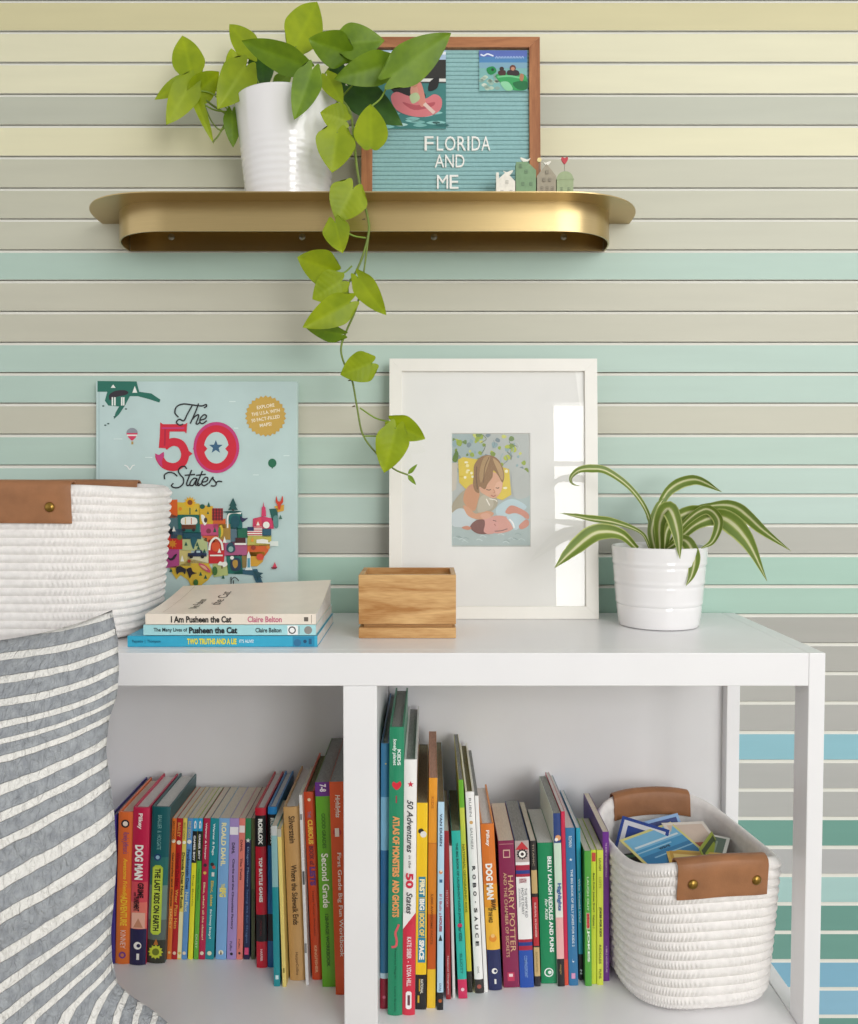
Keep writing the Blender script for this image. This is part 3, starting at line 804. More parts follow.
K('R', 's', 579.2, 582.6, 980, 575.2, 580.3, 828, 790, '1fa3b8', 'thin cyan book between the steel blue and green books', bands=[(0, .83, '22a4ba'), (.83, 1, '17181c')], texts=[('Who Would Win?', .33, .62, .25, .7, 'd0eef2', .02, 0), ('N', .93, .96, .25, .75, 'd8e8e8', .03, 0)], pages=M_pagew)
K('R', 's', 583.9, 590.1, 986, 582.6, 589.8, 851, 818, '4fa03c', 'green paperback with red and white title, left of the two lime ones',
  texts=[('LAUGH OUT', .19, .44, .3, .62, 'c8e4b8', .02, 0), ('LOUD', .46, .57, .26, .7, 'd84a4a', .04, 0), ('JOKES', .58, .82, .28, .7, 'eaf4e0', .04, 0)], deco=[('rect', .455, .58, .2, .75, 'b8c8a0'), ('rect', .465, .57, .3, .65, 'b4383c')])
K('R', 's', 590.6, 596, 984, 590.2, 595.8, 850, 818, 'cddc3e', 'lime paperback with a small red top label', texts=[('Best Kids\' Jokes Ever!', .17, .46, .3, .66, '3a3f1e', .02, 0), ('Volume 1', .48, .58, .3, .66, '3a3f1e', .01, 0)], deco=[('rect', .02, .085, .15, .85, 'c8483c')])
K('R', 's', 596.4, 602.7, 985, 596.2, 602.6, 850, 818, 'd3de4c', 'lime paperback between the red-labelled lime one and the purple book', texts=[('LAUGH', .06, .15, .3, .66, '5c5f20', .01, 0), ('LOTS', .20, .28, .3, .66, '9a9f30', .01, 0), ('JOKES FOR KIDS', .42, .64, .3, .72, '3c3f1c', .04, 0), ('RIDDLES', .70, .84, .3, .66, '6a6d28', .01, 0), ('PUNS', .88, .95, .3, .66, '6a6d28', .01, 0)])
K('R', 's', 603.2, 610, 981, 603.1, 609, 832, 793, '6d2a8e', 'tall purple paperback next to the rope basket on the lower shelf', texts=[('THE SECRET OF THE HIDDEN SCROLLS', .07, .30, .4, .66, 'd8b8e0', .01, 0), ('A BIBLE ADVENTURE', .76, .94, .4, .66, 'd8b8e0', .01, 0)])

def build_book(b):
    D0 = at_z(429, b['yb'], SHELF).y - CAM.y
    pbl = at_d(b['bl'], b['yb'], D0); pbr = at_d(b['br'], b['yb'], D0)
    ptl = at_d(b['tl'], b['yt'], D0); ptr = at_d(b['tr'], b['yt'], D0)
    zt = (ptl.z + ptr.z) / 2
    h0 = zt - SHELF
    lean = math.atan2((ptl.x + ptr.x - pbl.x - pbr.x) / 2, h0)
    t = max((pbr.x - pbl.x + ptr.x - ptl.x) / 2 * math.cos(lean) - .0002, .0016)
    h = h0 / math.cos(lean)
    yb_ = at_z((b['tl'] + b['tr']) / 2, b['yback'], zt).y
    d = max(0.085, min(yb_ - (D0 + CAM.y), YB - .010 - (D0 + CAM.y)))
    b.update(y=D0 + CAM.y, x=pbl.x, t=t, h=h, d=d, lean=lean)

for b in BOOKS:
    build_book(b)
# stand them side by side without running into one another
def xedge(b, z, side):
    """x of the left (0) or right (1) face of a leaning book at height z above the shelf"""
    return b['x'] + math.tan(b['lean']) * z + (b['t'] / math.cos(b['lean']) if side else 0)
Lb = [b for b in BOOKS if b['group'] == 'L']; Rb = [b for b in BOOKS if b['group'] == 'R']
prev = None
for b in Rb:
    for q in (0.0, 1.0):
        if prev is None:
            gap = xedge(b, b['h'] * q * math.cos(b['lean']), 0) - (XD1 + .0004)
        else:
            zz = min(b['h'], prev['h']) * q
            gap = xedge(b, zz, 0) - xedge(prev, zz, 1) - .0002
        if gap < 0:
            b['x'] -= gap
    prev = b
prev = None
for b in reversed(Lb):
    for q in (0.0, 1.0):
        if prev is None:
            gap = (XD0 - .0004) - xedge(b, b['h'] * q * math.cos(b['lean']), 1)
        else:
            zz = min(b['h'], prev['h']) * q
            gap = xedge(prev, zz, 0) - xedge(b, zz, 1) - .0002
        if gap < 0:
            b['x'] += gap
    prev = b

def make_cover(b, hard):
    """spine with its printed bands, two boards"""
    t, h, d = b['t'], b['h'], b['d']
    bt = min(.0022, t * .2) if hard else min(.00028, t * .2)
    bul = min(.0022, t * .12) if hard else min(.0006, t * .06)
    b['bul'] = bul
    bm = bmesh.new()
    mats = []
    def mi(c):
        m = mat('book_cover_' + c, c, rough=0.36, var=0.03, scale=40, coat=0.15)
        if m not in mats:
            mats.append(m)
        return mats.index(m)
    base = mi(b['col'])
    def cx(y):
        return b['curl'] * (y / d) ** 2
    bands = b['bands'] or [(0, 1, b['col'])]
    n = 6
    xs = [t * k / n for k in range(n + 1)]
    ysp = [-bul * (1 - (2 * k / n - 1) ** 2) for k in range(n + 1)]
    inner = min(bt * 1.2, .0015)
    for f0, f1, c in bands:
        z1, z0 = h * (1 - f0), h * (1 - f1)
        m = mi(c)
        lo_ = [bm.verts.new((x, y, z0)) for x, y in zip(xs, ysp)]
        hi_ = [bm.verts.new((x, y, z1)) for x, y in zip(xs, ysp)]
        for k in range(n):
            bm.faces.new((lo_[k], lo_[k + 1], hi_[k + 1], hi_[k])).material_index = m
    # inside of the spine and its ends
    bi = [bm.verts.new((x, inner, zz)) for zz in (0, h) for x in (0, t)]
    bm.faces.new((bi[0], bi[1], bi[3], bi[2])).material_index = base
    for zz, q, c in ((0, 0, bands[-1][2]), (h, 2, bands[0][2])):
        ring = [bm.verts.new((x, y, zz)) for x, y in zip(xs, ysp)]
        e = [bm.verts.new((t, inner, zz)), bm.verts.new((0, inner, zz))]
        bm.faces.new(ring + e).material_index = mi(c)
    # boards
    ny = 6 if b['curl'] else 1
    for xa, xb in ((0, bt), (t - bt, t)):
        vs = []
        for k in range(ny + 1):
            y = d * k / ny
            vs.append([bm.verts.new((x + cx(y), y, zz)) for x, zz in ((xa, 0), (xb, 0), (xb, h), (xa, h))])
        for k in range(ny):
            for q in range(4):
                bm.faces.new((vs[k][q], vs[k][(q + 1) % 4], vs[k + 1][(q + 1) % 4], vs[k + 1][q])).material_index = base
        bm.faces.new(vs[0]).material_index = base; bm.faces.new(vs[-1]).material_index = base
    pg = bmesh.new()
    hz = .0032 if hard else .0006
    vs = []
    for k in range(ny + 1):
        y = inner + (d - (.004 if hard else .0005) - inner) * k / ny
        vs.append([pg.verts.new((x + cx(y), y, zz)) for x, zz in ((bt + .00005, hz * .8), (t - bt - .00005, hz * .8), (t - bt - .00005, h - hz), (bt + .00005, h - hz))])
    for k in range(ny):
        for q in range(4):
            pg.faces.new((vs[k][q], vs[k][(q + 1) % 4], vs[k + 1][(q + 1) % 4], vs[k + 1][q]))
    pg.faces.new(vs[0]); pg.faces.new(vs[-1])
    return bm, mats, pg

def spine_art(b, root):
    t, h = b['t'], b['h']
    O = (0, -b['bul'], h)
    if b['deco']:
        for nd, d in enumerate(b['deco']):
            A = Art(O, (1, 0, 0), (0, 0, -1), 1.0, lift=.00012 + nd * .00004)
            k = d[0]
            if k in ('disc', 'star', 'burst', 'heart'):
                _, f, x, r, c = d
                u, v, rr = x * t, f * h, r * t
                if k == 'disc':
                    A.poly(circle(u, v, rr, n=18), c)
                elif k == 'star':
                    A.poly(star(u, v, rr), c)
                elif k == 'burst':
                    A.poly(star(u, v, rr, n=12, inner=.75), c)
                else:
                    A.poly(blob([(u, v + rr * .9), (u - rr * .9, v), (u - rr * .7, v - rr * .8), (u, v - rr * .5), (u + rr * .7, v - rr * .9), (u + rr * .9, v)]), c)
            elif k == 'rect':
                _, f0, f1, x0, x1, c = d
                A.poly(rect(x0 * t, f0 * h, x1 * t, f1 * h), c)
            elif k == 'rrect':
                _, f0, f1, x0, x1, c = d
                u0, u1, v0, v1 = x0 * t, x1 * t, f0 * h, f1 * h
                r = (u1 - u0) * .25
                A.poly([(u0 + r, v0), (u1 - r, v0), (u1, v0 + r), (u1, v1 - r), (u1 - r, v1), (u0 + r, v1), (u0, v1 - r), (u0, v0 + r)], c)
            elif k == 'tri':
                _, f0, f1, x, wd, c = d
                A.poly(tri(x * t, f0 * h, f1 * h, min(wd, .96) * t), c)
            elif k == 'slant':
                _, f0, f1, c = d
                A.poly([(0, (f0 - .01) * h), (t, (f0 - .01) * h), (0, f1 * h)], c)
            elif k == 'snake':
                _, f0, f1, x, wd, c = d
                A.line([((x + wd * s) * t, (f0 + (f1 - f0) * q) * h) for s, q in ((.8, 0), (.5, .15), (0, .4), (.3, .7), (.1, .95), (-.9, 1.0))], .16 * t, c)
            A.build('spine_emblem', root)
    if b['texts']:
        for s, f0, f1, x0, x1, c, bold, shear in b['texts']:
            A = Art(O, (1, 0, 0), (0, 0, -1), 1.0, lift=.0006, step=.00001)
            A.text(s, x0 * t, f0 * h, x1 * t, f1 * h, c, bold, shear, down=True)
            A.build('spine_lettering', root)

for b in BOOKS:
    hard = b['kind'] == 'h'
    ln = b['lean']
    zlift = b['t'] * math.sin(ln) if ln > 0 else 0.0
    # the lower corner of the leaning book rests on the shelf
    root = thing('hardcover_book' if hard else 'paperback_book', b['label'], 'book', (b['x'], b['y'], SHELF + zlift + .0002), (0, ln, 0),
                 'books in the left compartment' if b['group'] == 'L' else 'books in the right compartment')
    cb, mats, pg = make_cover(b, hard)
    obj('cover', cb, mats, root)
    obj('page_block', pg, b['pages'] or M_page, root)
    spine_art(b, root)
# ================================================================== ROPE BASKETS
M_rope = mat('cotton_rope', 'f3efec', rough=0.9, var=0.05, scale=120, bump=0.5, bscale=900)
M_leather = mat('tan_leather', '9c6a45', rough=0.5, var=0.13, scale=45, bump=0.25, bscale=500)
M_rivet = mat('antique_brass_rivet', '9a7a3c', rough=0.3, metal=1.0, var=0.1, scale=200)

def basket(label, loc, rotz, a0, b0, a1, b1, H, rise, rows, hw, n=2.7, nst=96, drop=.05):
    """coiled rope basket: base half sizes a0 x b0, rim half sizes a1 x b1"""
    root = thing('rope_basket', label, 'basket', loc, (0, 0, rotz), 'white rope baskets with leather handles')
    NA = nst * 3
    sg = lambda v: (1 if v >= 0 else -1)
    def wall(th, q, off=0.0):
        """point on the wall, q 0..1 from base to rim"""
        e = q ** 0.75
        a = a0 + (a1 - a0) * e + off; bb = b0 + (b1 - b0) * e + off
        c, s = math.cos(th), math.sin(th)
        rd = 0.012 * max(0, 1 - q / .08) ** 2
        return Vector(((a - rd) * sg(c) * abs(c) ** (2 / n), (bb - rd) * sg(s) * abs(s) ** (2 / n), q * (H + rise * s * s)))
    bm = bmesh.new()
    rings = []
    sub = 5
    for r in range(rows):
        for k in range(sub):
            f = k / sub
            q = (r + f) / rows
            bulge = .0024 * math.sin(math.pi * f) ** .6 if f > 0 else 0
            ring = []
            for i in range(NA):
                th = 2 * math.pi * (i + .5) / NA
                ph = 2 * math.pi * (i / 3.0 + .5 * (r % 2)) + (1.5 * (f - .5) * (1 if r % 2 else -1)) * 2
                st = .0013 * math.sin(ph) * math.sin(math.pi * f) ** .5
                ring.append(bm.verts.new(wall(th, q, bulge + st)))
            rings.append(ring)
    # rounded rim
    for k in range(5):
        a = math.pi * k / 4
        rings.append([bm.verts.new(wall(2 * math.pi * (i + .5) / NA, 1.0, -.0042 + .0042 * math.cos(a)) + Vector((0, 0, .0042 * math.sin(a)))) for i in range(NA)])
    # inside, down to the floor of the basket
    for r in range(rows - 1, -1, -1):
        for f in (.5, 0.0):
            q = (r + f) / rows
            if q < .04:
                continue
            rings.append([bm.verts.new(wall(2 * math.pi * (i + .5) / NA, q, -.0084 - (.0 if f == 0 else .0020))) for i in range(NA)])
    for i in range(len(rings) - 1):
        A_, B_ = rings[i], rings[i + 1]
        for k in range(NA):
            j = (k + 1) % NA
            bm.faces.new((A_[k], A_[j], B_[j], B_[k]))
    bm.faces.new(rings[0])
    bm.faces.new(list(reversed(rings[-1])))
    obj('basket_body', bm, M_rope, root, smooth=70)
    # leather handles wrapped over the rim, front and back
    for side in (-1, 1):
        bm = bmesh.new()
        nx = 14
        prof = []
        for q in range(7):
            prof.append(('o', (H + rise - drop) + drop * q / 6 - .001))
        for k in range(1, 6):
            prof.append(('r', math.pi * k / 6))
        for q in range(5):
            prof.append(('i', (H + rise) - .024 * q / 4 - .001))
        grid = []
        for kind, v in prof:
            row = []
            for k in range(nx + 1):
                x = -hw + 2 * hw * k / nx
                if kind == 'o':
                    q = v / (H + rise); off = .0046
                elif kind == 'i':
                    q = v / (H + rise); off = -.0128
                else:
                    q = 1.0; off = -.0041 + .0087 * math.cos(v)
                e = q ** .75
                a = a0 + (a1 - a0) * e; bb = b0 + (b1 - b0) * e
                y = bb * max(0, 1 - abs(x / a) ** n) ** (1 / n) + off
                zz = q * (H + rise * (1 - .6 * (x / a) ** 2))
                if kind == 'r':
                    zz += .0075 * math.sin(v) + .0005
                row.append(bm.verts.new((x, side * y, zz)))
            grid.append(row)
        for i in range(len(grid) - 1):
            for k in range(nx):
                bm.faces.new((grid[i][k], grid[i][k + 1], grid[i + 1][k + 1], grid[i + 1][k]))
        ho = obj('leather_handle', bm, M_leather, root, smooth=60)
        so = ho.modifiers.new('thickness', 'SOLIDIFY'); so.thickness = .0022; so.offset = 0
        bv = ho.modifiers.new('edge', 'BEVEL'); bv.width = .0006; bv.segments = 2
        for sx in (-1, 1):
            x = sx * hw * .70
            zz = H + rise - drop * .56
            q = zz / (H + rise); e = q ** .75
            a = a0 + (a1 - a0) * e; bb = b0 + (b1 - b0) * e
            y = bb * (1 - abs(x / a) ** n) ** (1 / n) + .0057
            bm = bmesh.new()
            add_lathe(bm, [(.0056, 0), (.0058, .0008), (.0050, .0020), (.0034, .0030), (.0012, .0035)], n=20)
            obj('rivet', bm, M_rivet, ho, loc=(x, side * y, zz - .0), rot=(R(90) if side < 0 else R(-90), 0, 0), smooth=60)
    return root

# lower basket, beside the purple book
bx, by = .3165, -.1665
LB = basket('rope basket full of trading cards on the lower shelf', (bx, by, SHELF + .0005), R(8), .0865, .090, .0955, .112, .163, .022, 16, .054, n=3.2, nst=130, drop=.036)
# upper basket, beside the picture book
UB = basket('empty-looking rope basket on top of the bookcase behind the striped pillow', (-.474, -.150, TOP + .0005), R(-2), .122, .097, .137, .110, .176, .005, 19, .075, n=3.2, nst=150, drop=.039)

# ---- trading cards in the lower basket
CARD_SPECS = [
    # px, py, z above shelf, yaw, pitch, roll, border, kind, label
    (640, 829, .139, 70, -6, -14, '2c6fa8', 'dark', 'card with a dark blue scene leaning at the back left of the basket'),
    (724, 843, .140, 62, 2, -14, 'd8d8d2', 'teal', 'card with teal and grey panels at the right of the pile'),
    (662, 846, .150, 28, 16, -5, 'e2d98a', 'sea', 'card with a sky blue seascape on top of the pile'),
    (699, 846, .146, 104, 4, -20, 'e6ddd4', 'red', 'card with a small red and cream picture between the blue and teal cards'),
    (664, 864, .136, 8, 8, -4, '26302c', 'dark2', 'card almost black with a green edge at the front of the pile'),
    (706, 866, .142, -6, 8, 2, 'd9b44a', 'gold', 'card with a gold border peeking over the front leather handle'),
]
def settle(p, yaw, hx, hy):
    """slide a card towards the middle until its corners clear the basket wall"""
    c, s = math.cos(R(yaw)), math.sin(R(yaw))
    cb, sb = math.cos(R(-8)), math.sin(R(-8))
    p = p.copy()
    for _ in range(60):
        ok = True
        for a_ in (-hx, hx):
            for b_ in (-hy, hy):
                X = p.x + a_ * c - b_ * s - bx; Y = p.y + a_ * s + b_ * c - by
                X, Y = X * cb - Y * sb, X * sb + Y * cb
                if (abs(X) / .084) ** 3.2 + (abs(Y) / .096) ** 3.2 > 1:
                    ok = False
        if ok:
            break
        p.x += (bx - p.x) * .05; p.y += (by - p.y) * .05
    return p
def make_card(px, py, dz, yaw, pit, rol, border, kind, label):
    p = settle(at_z(px, py, SHELF + dz), yaw, .044, .0315)
    root = thing('trading_card', label, 'card', p, (R(pit), R(rol), R(yaw)), 'trading cards in the rope basket')
    w, l = .063, .088
    obj('card_stock', box(-l / 2, l / 2, -w / 2, w / 2, -.0004, .0004, .0002), ink(border), root)
    A = Art((-l / 2, w / 2, .0004), (1, 0, 0), (0, -1, 0), .001, step=.00004, lift=.00008)
    L_, W_ = 88, 63
    if kind == 'sea':
        A.poly(rect(4, 4, L_ - 4, W_ - 4), '4a9fd0'); A.poly(rect(4, 4, L_ - 4, 26), '7fc0e4'); A.poly(rect(4, 38, L_ - 4, W_ - 4), '2f7fb4')
        A.poly(rect(8, 20, L_ - 8, 23), 'dceaf2').poly(rect(4, 30, 60, 32), '9fd0e8').poly(rect(20, 44, L_ - 4, 46), '8fc4e0')
        A.text('wave', 36, 33, 54, 37, '1c3a52', .02)
    elif kind == 'teal':
        A.poly(rect(4, 4, 36, W_ - 4), '2f7f9c'); A.poly(rect(38, 4, L_ - 4, W_ - 4), '5c6f62'); A.poly(rect(44, 12, 76, 50), '8a9a88')
        A.line([(48, 20), (60, 16), (72, 26), (58, 34), (50, 44), (70, 46)], 3, '2c3c34')
    elif kind == 'dark':
        A.poly(rect(4, 4, L_ - 4, W_ - 4), '3d8fc2'); A.poly(blob([(6, 20), (30, 12), (44, 34), (30, 56), (8, 54)]), '1f2a30'); A.poly(blob([(54, 10), (74, 20), (64, 34), (50, 24)]), '9ccbe4')
    elif kind == 'grey':
        A.poly(rect(5, 5, L_ - 5, W_ - 5), 'a8a49c'); A.poly(rect(10, 10, L_ - 10, 24), 'c9c5bc')
    elif kind == 'red':
        A.poly(rect(5, 5, L_ - 5, W_ - 5), 'd9c4b4'); A.poly(rect(8, 10, 50, 44), 'b8553f'); A.poly(rect(14, 18, 40, 26), 'e8d8c8')
    elif kind == 'dark2':
        A.poly(rect(4, 4, L_ - 4, W_ - 4), '1d2624'); A.poly(rect(4, 4, L_ - 4, 10), '3f7a4a'); A.poly(rect(20, 24, 60, 40), '3c4a48')
    else:
        A.poly(rect(4, 4, L_ - 4, W_ - 4), 'c99a34'); A.poly(rect(8, 10, L_ - 8, 30), 'e2c878')
    A.build('card_picture', root)
for s in CARD_SPECS:
    make_card(*s)
# cards standing on edge
for px, py, dz, yaw, pit, rol, c1, c2, lab in [
        (634, 833, .150, -30, 58, 6, 'e8eaf0', '2c4a9c', 'card standing on edge with a white face and royal blue border'),
        (652, 822, .148, 14, 58, -8, '243a80', '8fb4e0', 'card with a navy back sticking up at the rear of the pile'),
        (744, 848, .142, 58, 60, 0, '3a4a2a', '9aa83c', 'card standing on edge with an olive green face near the right side')]:
    p = settle(at_z(px, py, SHELF + dz), yaw, .0315, .022)
    root = thing('trading_card', lab, 'card', p, (R(pit), R(rol), R(yaw)), 'trading cards in the rope basket')
    obj('card_stock', box(-.022, .022, -.0315, .0315, -.0004, .0004, .0002) if False else box(-.0315, .0315, -.044, .018, -.0004, .0004, .0002), ink(c2), root)
    A = Art((-.0315, .018, .0004), (1, 0, 0), (0, -1, 0), .001, step=.00004, lift=.00008)
    A.poly(rect(4, 4, 59, 58), c1).poly(rect(10, 10, 53, 30), c2)
    A.build('card_picture', root)
# the loose cards below them
bm = bmesh.new()
rnd = random.Random(3)
hm = [ink(c) for c in ('d8d4c8', '3f7fb0', 'b8a24a', '4a5a58', 'c8c8c8', '8a4a3a', '2c4a7c', '6a8a5a')]
for i in range(120):
    zz = .012 + .114 * i / 120
    rr = .017 * math.sqrt(rnd.random()); th = rnd.uniform(0, 6.28)
    M = Matrix.Translation((rr * math.cos(th), rr * math.sin(th), zz)) @ Matrix.Rotation(rnd.uniform(0, 6.28), 4, 'Z') @ Matrix.Rotation(rnd.uniform(-.12, .12), 4, 'X') @ Matrix.Rotation(rnd.uniform(-.1, .1), 4, 'Y')
    add_box(bm, -.044, .044, -.0315, .0315, -.0003, .0003, 0, rnd.randrange(len(hm)), M)
heap = obj('card_heap', bm, hm, None, loc=(bx, by, SHELF + .004))
tag(heap, 'loose trading cards filling the rope basket beneath the top ones', 'cards')
heap['kind'] = 'stuff'

# ================================================================== PICTURE BOOK WITH THE MAP COVER
M_cov = mat('book_cover_pale_blue', 'bdd3d1', rough=0.35, var=0.06, scale=14)
D1 = 1.213
zt = at_d(200, 381.5, 1.226).z
xl = at_d(96.6, 500, 1.22).x; xr = at_d(298.4, 500, 1.22).x
wd = xr - xl - .002
tk = .014
ln = math.asin((1.226 - D1) / (zt - TOP))
hh = (zt - TOP) / math.cos(ln)
pb = thing('picture_book', 'large pale blue picture book with a patchwork map cover, leaning on the wall', 'book', (xl, CAM.y + D1, TOP + .0003), (-ln, 0, 0))
bm = bmesh.new()
add_box(bm, 0, wd, 0, .0028, 0, hh, .0008)
add_box(bm, 0, wd, tk - .0028, tk, 0, hh, .0008)
add_box(bm, -.0008, .0035, .0002, tk - .0002, 0, hh, .0008)
obj('cover', bm, M_cov, pb, label='pale blue cover boards with a hinge groove')
obj('page_block', box(.0037, wd - .003, .0029, tk - .0029, .004, hh - .004), mat('cream_pages', 'e6dcae', rough=.8, var=.06, scale=200, stretch=(.5, 8, .5)), pb)
kx = wd / 199.5
A = Art((0, 0, hh), (1, 0, 0), (0, 0, -1), kx, step=.00003, kv=kx)
def Aa(x, y): return (100 + x / 4.0857 - 98.0, (380 + y / 4.0857 - 381.3))
def Bb(x, y): return (150 + x / 5.3625 - 98.0, (490 + y / 5.3625 - 381.3))
def pa(pts): return [Aa(x, y) for x, y in pts]
def pb_(pts): return [Bb(x, y) for x, y in pts]
A.poly(rect(2.2, 0, 3.0, hh / kx), 'a5bfbf')                       # hinge groove
A.poly(pa([(-4, 4), (155, 6), (166, 48), (215, 55), (252, 80), (248, 92), (205, 78), (160, 66), (128, 66), (108, 104), (84, 140), (62, 160), (70, 132), (84, 108), (40, 104), (26, 84), (36, 48), (-4, 48)]), '1f6b5b')
A.poly(pa(blob([(44, 60), (70, 44), (108, 42), (122, 52), (108, 62), (86, 66), (60, 74), (46, 82)])), '2c2630')
for x in (54, 64, 92, 100):
    A.poly(pa(rect(x, 70, x + 6, 104)), 'e9ece6', same=(x != 54))
A.poly(pa(tri(60, 18, 32, 20)), 'e9ece6').poly(pa(tri(148, 24, 52, 20)), 'e9ece6')
for x, y in ((20, 106), (66, 150), (40, 178), (112, 118), (28, 184)):
    A.poly(pa(circle(x, y, 5, 3, 8)), '1f4a44', same=(x != 20))
A.poly(pa(circle(137, 216, 23, 21)), '8a8f98').poly(pa([(114, 216), (160, 216), (152, 234), (140, 246), (134, 246), (122, 234)]), 'd43a5e').poly(pa(rect(116, 222, 158, 228)), 'e9e6e0').poly(pa(rect(134, 250, 142, 262)), 'b89a5a')
A.poly(pa(circle(707, 338, 17, 18)), '1f6b4c').poly(pa(rect(704, 352, 710, 360)), '1f6b4c')
A.line(pa([(106, 346), (118, 352), (128, 364), (138, 350), (148, 346)]), 1.1, 'eef2ee')
for x, y, w_ in ((545, 88, 26), (80, 240, 36), (205, 315, 30), (765, 308, 24), (640, 386, 24), (560, 196, 18)):
    A.poly(pa(rect(x - w_ / 2, y - 2, x + w_ / 2, y + 2)), 'd9e9e6', same=(x != 545))
# gold badge
A.poly([Aa(680 + (84 if k % 2 else 76) * math.cos(math.pi * k / 26), 147 + (84 if k % 2 else 76) * math.sin(math.pi * k / 26)) for k in range(52)], 'c9a44e')
for i, s in enumerate(('EXPLORE', 'THE U.S.A. WITH', '50 FACT-FILLED', 'MAPS!')):
    wx = (36, 58, 58, 24)[i]
    u0, v0 = Aa(680 - wx, 100 + i * 25); u1, v1 = Aa(680 + wx, 114 + i * 25)
    A.text(s, u0, v0, u1, v1, 'f6efd8', .01, 0, ang=R(-9))
# numerals
RD, PK = 'cf2038', 'c23a78'
A.poly(pa([(252, 172), (262, 180), (352, 180), (362, 174), (358, 218), (350, 210), (290, 210), (288, 250), (274, 278), (246, 276), (250, 226)]), RD)
A.line(pa([(268, 272), (286, 258), (310, 252), (338, 264), (353, 300), (342, 336), (310, 354), (272, 346), (252, 322), (247, 304)]), 8.0, RD, sub=8)
A.poly(pa([(352, 278), (384, 300), (352, 322)]), RD)
A.poly(pa([(230, 298), (246, 306), (266, 292), (268, 310), (258, 330), (262, 356), (242, 336)]), PK)
A.line(pa([(258, 196), (350, 196)]), 1.6, PK)
A.line(pa([(272, 200), (270, 268)]), 1.6, 'b3183a')
ring_o = [Aa(480 + 93 * math.cos(2 * math.pi * k / 40) , 275 + 104 * math.sin(2 * math.pi * k / 40)) for k in range(40)]
A.poly(ring_o, PK)
A.poly(pa([(384, 280), (398, 262), (398, 298)]), PK, ).poly(pa([(574, 280), (562, 262), (562, 298)]), PK, )
A.poly(pa(circle(480, 276, 82, 92, 40)), RD)
A.poly(pa(circle(480, 276, 50, 64, 32)), M_cov)
A.poly(pa([(428, 262), (444, 280), (428, 298)]), RD).poly(pa([(532, 262), (516, 280), (532, 298)]), RD)
A.poly(pa(star(478, 273, 29)), '35607e')
# script lettering
SW = 1.35
for st in ([(345, 180), (330, 184), (318, 172), (330, 160), (348, 166), (362, 140), (384, 100)],
           [(326, 152), (312, 134), (318, 110), (345, 98), (384, 102), (420, 106), (438, 100), (440, 108), (430, 114)],
           [(408, 96), (398, 124), (384, 156), (374, 178)], [(380, 164), (394, 148), (408, 142), (406, 156), (398, 176), (404, 180), (414, 172)],
           [(414, 164), (434, 158), (440, 146), (430, 142), (416, 156), (414, 172), (424, 178), (442, 166)],
           [(270, 404), (270, 386), (288, 376), (308, 380), (322, 392)],
           [(360, 362), (352, 352), (336, 354), (326, 370), (334, 386), (346, 400), (346, 420), (330, 436), (310, 438), (298, 430), (306, 420)],
           [(380, 366), (370, 392), (360, 420), (364, 430), (374, 424)], [(352, 388), (372, 386), (394, 384)],
           [(402, 402), (390, 400), (376, 414), (374, 428), (386, 428), (398, 408), (402, 402), (396, 424), (402, 428), (410, 418)],
           [(424, 370), (414, 394), (404, 420), (408, 430), (418, 422)], [(398, 388), (418, 386), (438, 384)],
           [(422, 416), (440, 412), (446, 400), (436, 396), (424, 410), (422, 424), (432, 430), (448, 420)],
           [(450, 420), (466, 396), (468, 404), (480, 420), (474, 431), (458, 430)], [(478, 418), (490, 412), (504, 414)]):
    A.line(pa(st), SW, '1c1c22')
